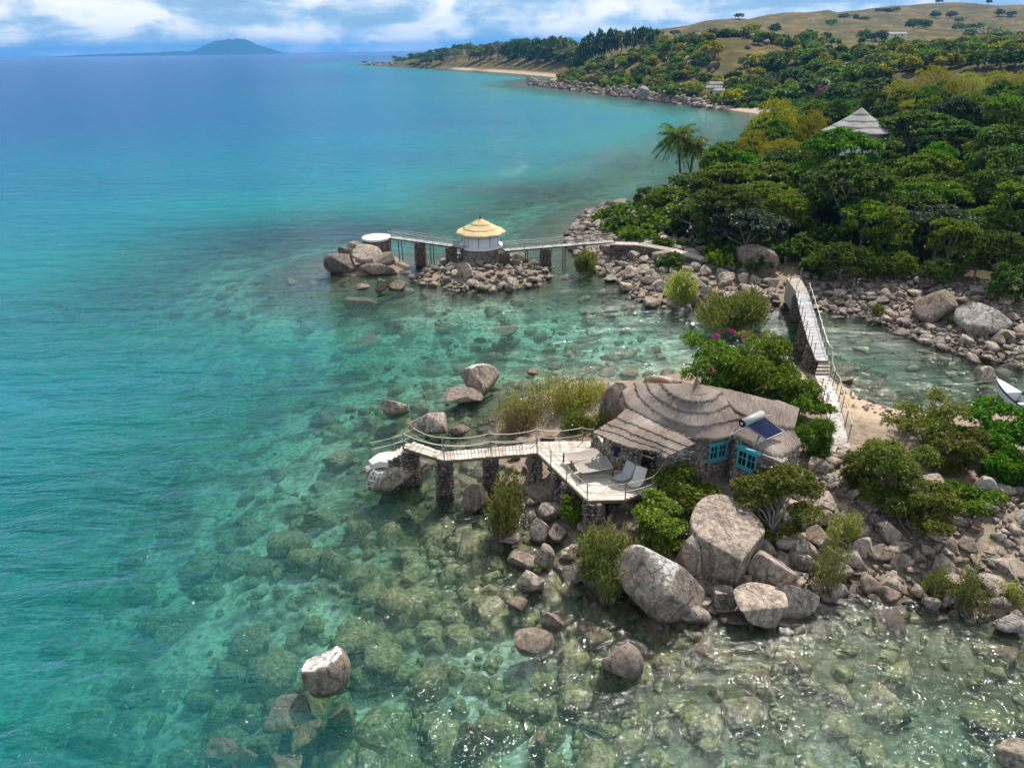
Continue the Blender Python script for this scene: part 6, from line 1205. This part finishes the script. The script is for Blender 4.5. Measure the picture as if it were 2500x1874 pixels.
# ---- footbridge and paved path
BR = empty('footbridge', P(1975, 780, 0), 'long grey plank footbridge on stone piers over the channel', 'bridge')
ZB = 2.7
def zbp(x, y, z): return P(1900+x/3.317, 650+y/3.317, z)
bl = [zbp(140,205,ZB), zbp(185,400,ZB), zbp(240,590,ZB), zbp(310,765,ZB)]; brr = [zbp(238,205,ZB), zbp(300,400,ZB), zbp(350,590,ZB), zbp(405,765,ZB)]
for i in range(3): planks_along(BR, bl[i], bl[i+1], brr[i], brr[i+1], 34, .05, 'plankg', .85, seed=70+i)
for sd in (bl, brr):
    for a, b in zip(sd[:-1], sd[1:]): MB().bar(a-[0, 0, .1], b-[0, 0, .1], .09, .14).build('side_beam', M['dpole'], BR)
for i, t in enumerate((.03, .42, .76)):
    k = t*3; j = min(2, int(k)); f_ = k-j; q = (bl[j]+(bl[j+1]-bl[j])*f_)*.55+(brr[j]+(brr[j+1]-brr[j])*f_)*.45; pillar(BR, q, -.9, ZB-.17, 1.0, 700+i, 'rockd', .15)
LR = [bl[j]+(bl[j+1]-bl[j])*f_ for j in range(3) for f_ in (0.05, .38, .72)]; RR = [brr[j]+(brr[j+1]-brr[j])*f_ for j in range(3) for f_ in (0.05, .38, .72)]
for q in LR+RR: MB().tube([q-[0, 0, .15], q+[0, 0, 1.0]], .03, 5).build('rail_post', M['post'], BR)
rope(BR, RR+[zbp(430,760,ZB)], 1.0, .1, .03)
hd = [zbp(70,95,2.9), zbp(180,95,2.9), zbp(238,203,2.75), zbp(140,203,2.75)]; MB().add([tuple(q) for q in hd]+[(q[0], q[1], .6) for q in hd], [(0, 1, 2, 3), (7, 6, 5, 4), (0, 4, 5, 1), (1, 5, 6, 2), (2, 6, 7, 3), (3, 7, 4, 0)]).build('abutment', M['cope'], BR)
for x in (100, 178): q = zbp(x, 110, 2.9); MB().tube([q, q+[0, 0, 1.3]], .05, 5).build('rail_post', M['pole'], BR)
PA = empty('paved_path', P(2010, 1040, 0), 'whitewashed path of set stones climbing from the footbridge to the cottage', 'path')
pl3 = [zbp(330,775,2.5), zbp(298,880,1.95), zbp(345,990,1.95), zbp(385,1130,1.95), zbp(430,1390,1.95), zbp(300,1420,1.95), zbp(270,1560,1.95)]
pr3 = [zbp(412,775,2.5), zbp(415,880,1.95), zbp(470,990,1.95), zbp(510,1130,1.95), zbp(570,1390,1.95), zbp(585,1470,1.95), zbp(545,1620,1.95)]
for k in range(4):
    t0, t1 = k/4, (k+1)/4; z_ = 2.58-.16*k; a, b = pl3[0]+(pl3[1]-pl3[0])*t0, pl3[0]+(pl3[1]-pl3[0])*t1; c_, d_ = pr3[0]+(pr3[1]-pr3[0])*t0, pr3[0]+(pr3[1]-pr3[0])*t1
    MB().prism([tuple(q[:2]) for q in (a, c_, d_, b)], .3, z_).build('step', M['cope'], PA)
for i in range(1, 6): MB().prism([tuple(q[:2]) for q in (pl3[i], pr3[i], pr3[i+1], pl3[i+1])], .2, 1.95).build('path_bed', M['mortar'], PA)
rngp = np.random.default_rng(8); pst = []
for i in range(1, 6):
    l = np.linalg.norm(pl3[i+1]-pl3[i]); 
    for q in range(int(l*np.linalg.norm(pr3[i]-pl3[i])*5.2)):
        s_, t_ = rngp.uniform(.06, .94), rngp.uniform(0, 1); p_ = (pl3[i]*(1-t_)+pl3[i+1]*t_)*(1-s_)+(pr3[i]*(1-t_)+pr3[i+1]*t_)*s_
        if all(np.hypot(p_[0]-w_[0], p_[1]-w_[1]) > .27 for w_ in pst): pst.append(p_)
for p_ in pst[:290]:
    i = rngp.integers(12); o = bpy.data.objects.new('paving_stone', SMALL[i] if False else None) if False else None
    if ('pv', i) not in RCACHE: me = rawmesh('paving_stone', PROTO[1][i], ICO[1][1], True); me.materials.append(M['rockp']); RCACHE[('pv', i)] = me
    o = bpy.data.objects.new('paving_stone', RCACHE[('pv', i)]); o.location = (p_[0]-PA.location[0], p_[1]-PA.location[1], 1.95); o.scale = (rngp.uniform(.11, .17), rngp.uniform(.08, .13), .035); o.rotation_euler = (0, 0, rngp.uniform(0, 6.28)); link(o, PA)
for q in [pl3[i]+(pl3[i+1]-pl3[i])*f_ for i in (2, 3) for f_ in (.1, .55, .95)]+[pr3[i]+(pr3[i+1]-pr3[i])*f_ for i in (1, 2, 3) for f_ in (.1, .6)]+[pr3[4]]: MB().tube([q-[0, 0, .2], q+[0, 0, 1.0]], .03, 5).build('rail_post', M['post'], PA)
rope(PA, [zbp(425,775,2.6)]+[pr3[i]+[.1, 0, 0] for i in (1, 2, 3)]+[pr3[4]+[.1, 0, 0]], .9, .1, .03)
sw = [[], [], 0]; stones_on(sw, pl3[6], pr3[6], .4, 1.85, .3, rngp, .12); stones_on(sw, pl3[4], pl3[3], .6, 1.9, .3, rngp, .1); stone_obj('rubble', sw, 'rockd', PA, PA.location)

# ---- boat
bw, bs = P(2434, 922, 1.0), P(2560, 1010, .8); bd = bs-bw; bd[2] = 0; bd /= np.linalg.norm(bd); bsd = np.array([-bd[1], bd[0], 0]); BL = 6.2
bo = empty('boat', (bw[0]+bd[0]*BL/2, bw[1]+bd[1]*BL/2, 0), 'white wooden boat with dark blue stripes moored at the right edge', 'boat')
def section(t):
    b_ = .85*math.sin(min(1, t*1.5+.02)*math.pi/2)**.8*(1-.12*t); sh_ = 1.0-.38*math.sin(min(1, t*1.2)*math.pi/2); kz = -.28+.3*max(0, .12-t)*6
    c_ = bw*[1, 1, 0]+bd*(BL*t+(.35*(1-t)*0)); return c_, b_, sh_, kz
rings = []; T_ = np.linspace(0, 1, 16)
def hullring(t):
    c_, b_, sh_, kz = section(t); r_ = []
    for s_ in (-1, 1):
        r_.append([c_+bsd*s_*b_*w_+np.array([0, 0, kz+(sh_-kz)*h_])+bd*(.5*(1-h_)*max(0, 1-t*4)) for w_, h_ in ((0, 0), (.55, .06), (.82, .3), (.93, .6), (.98, .8), (1, 1))])
    return r_
for (k0, k1, mt, nm) in ((0, 3, 'blue', 'bottom'), (2, 5, 'white', 'topsides'), (4, 6, 'blue', 'sheer_strake')):
    mb = MB()
    for t0, t1 in zip(T_[:-1], T_[1:]):
        A_, B_ = hullring(t0), hullring(t1)
        for s_ in (0, 1):
            for k in range(k0, k1-1): mb.add([A_[s_][k], B_[s_][k], B_[s_][k+1], A_[s_][k+1]], [(0, 1, 2, 3)])
    mb.build(nm, M[mt], bo, True)
mb = MB(); E_ = hullring(1.0); mb.add(E_[0][::-1]+E_[1], [tuple(range(12))]); mb.build('transom', M['white'], bo)
mb = MB()
for t0, t1 in zip(T_[:5], T_[1:6]):
    A_, B_ = hullring(t0), hullring(t1); mb.add([A_[0][5]-[0, 0, .03], A_[1][5]-[0, 0, .03], B_[1][5]-[0, 0, .03], B_[0][5]-[0, 0, .03]], [(0, 1, 2, 3)])
mb.build('foredeck', M['white'], bo); C5_ = hullring(T_[5]); mb = MB(); mb.add([C5_[0][5]-[0, 0, .03], C5_[1][5]-[0, 0, .03], C5_[1][1], C5_[0][1]], [(0, 1, 2, 3)]); mb.build('bulkhead', M['white'], bo)
mb = MB()
for t0, t1 in zip(T_[5:-1], T_[6:]):
    A_, B_ = hullring(t0), hullring(t1); mb.add([A_[0][2]*.98+A_[1][2]*.02, A_[1][2], B_[1][2], B_[0][2]], [(0, 1, 2, 3)])
mb.build('sole', M['blue'], bo)
for t in (.55, .78): A_ = hullring(t); MB().bar(A_[0][4], A_[1][4], .3, .04).build('thwart', M['white'], bo)
q = C5_[0][5]; MB().tube([q, q+[0, 0, .3]], .03, 6).build('cleat_post', M['white'], bo); MB().tube([bw*[1, 1, 0]+[0, 0, .8], bw*[1, 1, 0]+[0, 0, 1.08]], .05, 6).build('stem_head', M['white'], bo)
qa, qb = bw*[1, 1, 0]+np.array([0, 0, .85]), P(2300, 938, .9); MB().tube(sag(qa, qb, .12, 14), .018, 5).build('mooring_rope', M['rope']).__class__; tag(COL.objects[-1] if False else bpy.data.objects['mooring_rope'], 'pale mooring rope stretched from the boat bow to the shrubs', 'rope')

# ---- houses on the slopes
def thatch_house(label, uc, ve, va, wpx, Y, mat='thatchf', courses=3, wall=2.6, name='thatched_house', wmat='white', sq=1.0):
    pe = G(uc, ve, Y); pa_ = G(uc, va, Y); R = wpx/2/ppm(pe); z0 = max(hz(pe[0], Y), pe[2]-wall); e = empty(name, (pe[0], Y, z0), label, 'house'); C_ = np.array([pe[0], Y, z0])
    MB().lathe((pe[0], Y, 0), [(R*.7, z0-1), (R*.7, pe[2]+.2)], 18).build('wall', M[wmat], e)
    rf = link(bpy.data.objects.new('roof', None), e)
    for k in range(courses):
        t0, t1 = k/courses, (k+1)/courses; f = lambda t: pa_[2]+(pe[2]-pa_[2])*(t**.85); cone_course(rf, C_, max(.05, R*t0), f(t0), R*t1, f(t1), M[mat], 30+k, C_, lift=.05, wob=.04)
    MB().prism([(pe[0]-.5, Y-R*.72), (pe[0]+.5, Y-R*.72), (pe[0]+.5, Y-R*.62), (pe[0]-.5, Y-R*.62)], z0, z0+2.0).build('door', M['beam'], e); return e
thatch_house('big round house with a pointed grey thatched roof in the dark woods', 2094, 320, 263, 162, 126, courses=4)
def gable(label, u0, u1, ve, vr, Y, mat, wmat='white', depth=7, name='house', hip=.25):
    Y = find_Y((u0+u1)/2, ve, 3.0, 200, 800)
    a = G(u0, ve, Y); b = G(u1, ve, Y); z0 = max(hz((a[0]+b[0])/2, Y), a[2]-3.2); zr = G((u0+u1)/2, vr, Y)[2]; ze = a[2]; w = b[0]-a[0]; c = np.array([(a[0]+b[0])/2, Y, z0]); e = empty(name, c, label, 'house')
    x0, x1, y0, y1 = a[0]+.5, b[0]-.5, Y-depth/2, Y+depth/2; MB().prism([(x0, y0+.4), (x1, y0+.4), (x1, y1-.4), (x0, y1-.4)], z0-1, ze+.1).build('wall', M[wmat], e)
    h_ = w*hip; r0_, r1_ = np.array([a[0]+h_, Y, zr]), np.array([b[0]-h_, Y, zr]); q = [np.array([a[0], y0-.3, ze]), np.array([b[0], y0-.3, ze]), np.array([b[0], y1+.3, ze]), np.array([a[0], y1+.3, ze])]
    rf = link(bpy.data.objects.new('roof', None), e); m1 = lambda p_, t, s: p_*(1-t)+s*t
    for k, (A_, B_) in enumerate((([r0_, r1_], [q[0], q[1]]), ([r1_, r0_], [q[2], q[3]]), ([r0_, r0_+[.01, .01, 0]], [q[3], q[0]]), ([r1_, r1_+[.01, .01, 0]], [q[1], q[2]]))):
        mA = [(x+y)/2 for x, y in zip(A_, B_)]; strip('thatch_course', A_, mA, M[mat], rf, 16, 4, .1, .12, seed=k, off=c); strip('thatch_course', mA, B_, M[mat], rf, 16, 4, .1, .12, seed=k+9, off=c)
    for s in (.3, .7): x = x0+(x1-x0)*s; MB().prism([(x-.6, y0+.30), (x+.6, y0+.30), (x+.6, y0+.38), (x-.6, y0+.38)], z0+1, z0+2.2).build('window', M['dark'], e)
    return e
gable('far thatched house with twin grey roofs above the beach, left part', 1714, 1775, 216, 199, 330, 'thatchf'); gable('lower grey thatched wing beside the far house above the beach', 1742, 1812, 222, 209, 326, 'thatchf')
gable('far house with a steep pale thatched roof beside magenta flowers', 1985, 2030, 212, 195, 285, 'thatchf', depth=6)
gable('flat roofed pale house alone on the dry grass hill', 2168, 2212, 84, 79, 690, 'plankg', 'conc', 9, hip=.02)
gable('tiny pale roofed house among the trees at the right of the hill', 2305, 2335, 128, 120, 400, 'thatchf', 'white', 8)
YF = find_Y(2022, 219, 4.0, 200, 800)-4; fl = G(2022, 219, YF); fe = empty('flowering_bush', (fl[0], YF, hz(fl[0], YF)), 'bush of magenta blossoms beside the far steep roofed house', 'bush'); rngf = np.random.default_rng(6)
for nm, mt, cl, n in (('foliage', 'l_mid', [(-2, .5, 2, 2.5, 2, 2), (2, .5, 2, 2.5, 2, 2)], 60), ('blossom', 'flower', [(-1.8, -.8, 3.6, 2.2, 1.4, 1.5), (0, -1, 4.2, 1.6, 1.2, 1.2), (3.4, -.8, 4.2, 1.3, 1.1, .9)], 150)):
    dz = fl[2]-fe.location[2]-4; cl = [(a, b, c+dz, d, e_, f) for a, b, c, d, e_, f in cl]; me = rosettes(cl, n, 5, .8, .6, rngf, name=nm); me.materials.append(M[mt]); link(bpy.data.objects.new(nm, me), fe)
# ---- air between here and the far shore
hb = MB(); hb.obox((0, (YS[0]+YS[-1])/2, 55), (XS[-1]+300, 0, 0), (0, (YS[-1]-YS[0])/2+300, 0), (0, 0, 125)); m, nt, out = new_mat('haze'); pv = N(nt, 'ShaderNodeVolumePrincipled'); pv.inputs['Color'].default_value = (0.10, 0.44, 1.0, 1); pv.inputs['Density'].default_value = 8.5e-5; pv.inputs['Anisotropy'].default_value = 0.2; L(nt, pv.outputs[0], out.inputs['Volume'])
o = hb.build('haze', m); tag(o, kind='stuff')
# ---- each boulder and tree told by what it stands beside
LMK = []
def names_by_neighbour(objs, what, marks):
    bk = {}
    for o in objs:
        u, v_ = proj(o.location); best = sorted(marks, key=lambda q: (q[1]-u)**2+(1.6*(q[2]-v_))**2)[0]; dx, dy = best[1]-u, best[2]-v_
        w = ('right of' if dx < 0 else 'left of') if abs(dx) > 1.3*abs(dy) else ('behind' if dy > 0 else 'in front of'); bk.setdefault((best[0], w), []).append((dx*dx+dy*dy, o.name, o))
    od = ('nearest', 'second', 'third', 'fourth', 'fifth', 'sixth', 'seventh', 'eighth', 'ninth', 'tenth', 'eleventh', 'twelfth', 'thirteenth', 'fourteenth', 'fifteenth', 'sixteenth', 'seventeenth', 'eighteenth', 'nineteenth', 'twentieth', 'twenty first', 'twenty second', 'twenty third', 'twenty fourth')
    for (nm, w), l in bk.items():
        for i, (_, _, o) in enumerate(sorted(l, key=lambda q: q[:2])[:24]): o['label'] = '%s %s %s %s' % (od[i], what, w, nm)
MK = [('the largest rounded boulder',1612,1410),('the flat topped boulder',1766,1322),('the long tilted slab',1850,1480),('the wedge shaped slab',1933,1453),('the square granite block',1764,1457),('the small tree trunk',1890,1310),('the end of the paved path',2015,1140),('the cracked egg shaped boulder',2177,1300),('the pale oval boulder',2100,1292),('the large pale boulder at the right edge',2490,1277),('the split oval boulder',2408,1348),('the upright square stone',2243,1361),('the round dented boulder',2166,1419),('the wedge boulder below the weeds',2432,1470),('the heart shaped wet boulder',1274,1368),('the grey pointed boulder',1317,1295),('the front deck pillar',1440,1260),('the feathery shrub under the walkway',1247,1220),('the middle walkway pillar',1197,1160),('the largest dark boulder on the bank',1850,635),('the earth terrace',1608,566),('the wide feathery bush on the bank',1780,745),('the yellow feathery bush on the bank',1662,700),('the causeway bend',1640,612),('the end of the rope railed pier',1498,590),('the footbridge head',1955,700),('the pyramid shaped boulder',2292,738),('the big pale grey boulder',2402,776),('the round hut',1176,660),('the person in white',1573,525),('the round bush by the footbridge',2060,640)]
for fid, wh in (('left', 'bank stone'), ('right', 'bank stone under the trees'), ('front', 'shore boulder'), ('hut', 'piled stone'), ('under', 'boulder under the deck'), ('chan', 'channel stone')):
    names_by_neighbour([o for o in COL.objects if o.get('group') == GRP[fid] and o.name.startswith('boulder')], wh, MK)
TK = [('the big round thatched house',2094,300),('the pale forked trunk',2100,560),('the vivid green tree',2300,400),('the two palms',1675,400),('the large dark boulder on the bank',1850,635),('the feathery yellow row',2330,230),('the pyramid shaped boulder',2292,720),('the tallest yellow green tree',1905,330),('the round bush by the footbridge',2060,650),('the grey green tree at the right edge',2462,300)]
names_by_neighbour(WOODS, 'shaded woodland tree', TK)
HK = [('the far twin roofed house',1760,212),('the sharp grey boulder on the far shore',1568,230),('the far steep roofed house',2008,205),('the far sandy beach',1790,262),('the far stony point',1300,204),('the dry grass field',2090,150),('the headland summit',1760,90)]
for k, wh in (('fd', 'dark green headland tree'), ('fm', 'mid green headland tree'), ('fy', 'yellow green headland tree'), ('fo', 'olive headland tree')): names_by_neighbour([o for o in COL.objects if o.get('group') == FG+' '+k], wh, HK)
PK = [('the tip of the far peninsula',890,158),('the far pale beach',1280,176),('the bare branched trees',1160,110),('the headland summit',1560,75)]
names_by_neighbour([o for o in COL.objects if o.get('group') == 'trees of the far peninsula'], 'peninsula tree', PK); names_by_neighbour([o for o in COL.objects if o.get('group') == 'skyline trees of the headland'], 'skyline tree', PK)
DK = [('the flat roofed hill house',2190,82),('the highest crest tree',2292,12),('the bare broad crowned tree',2420,80),('the saddle of the dry hill',1803,55)]
for g, wh in (('bushes on the dry hill', 'dry hill bush'), ('crest trees of the dry hill', 'crest tree'), ('bushes by the hill house', 'green hill bush')): names_by_neighbour([o for o in COL.objects if o.get('group') == g], wh, DK)
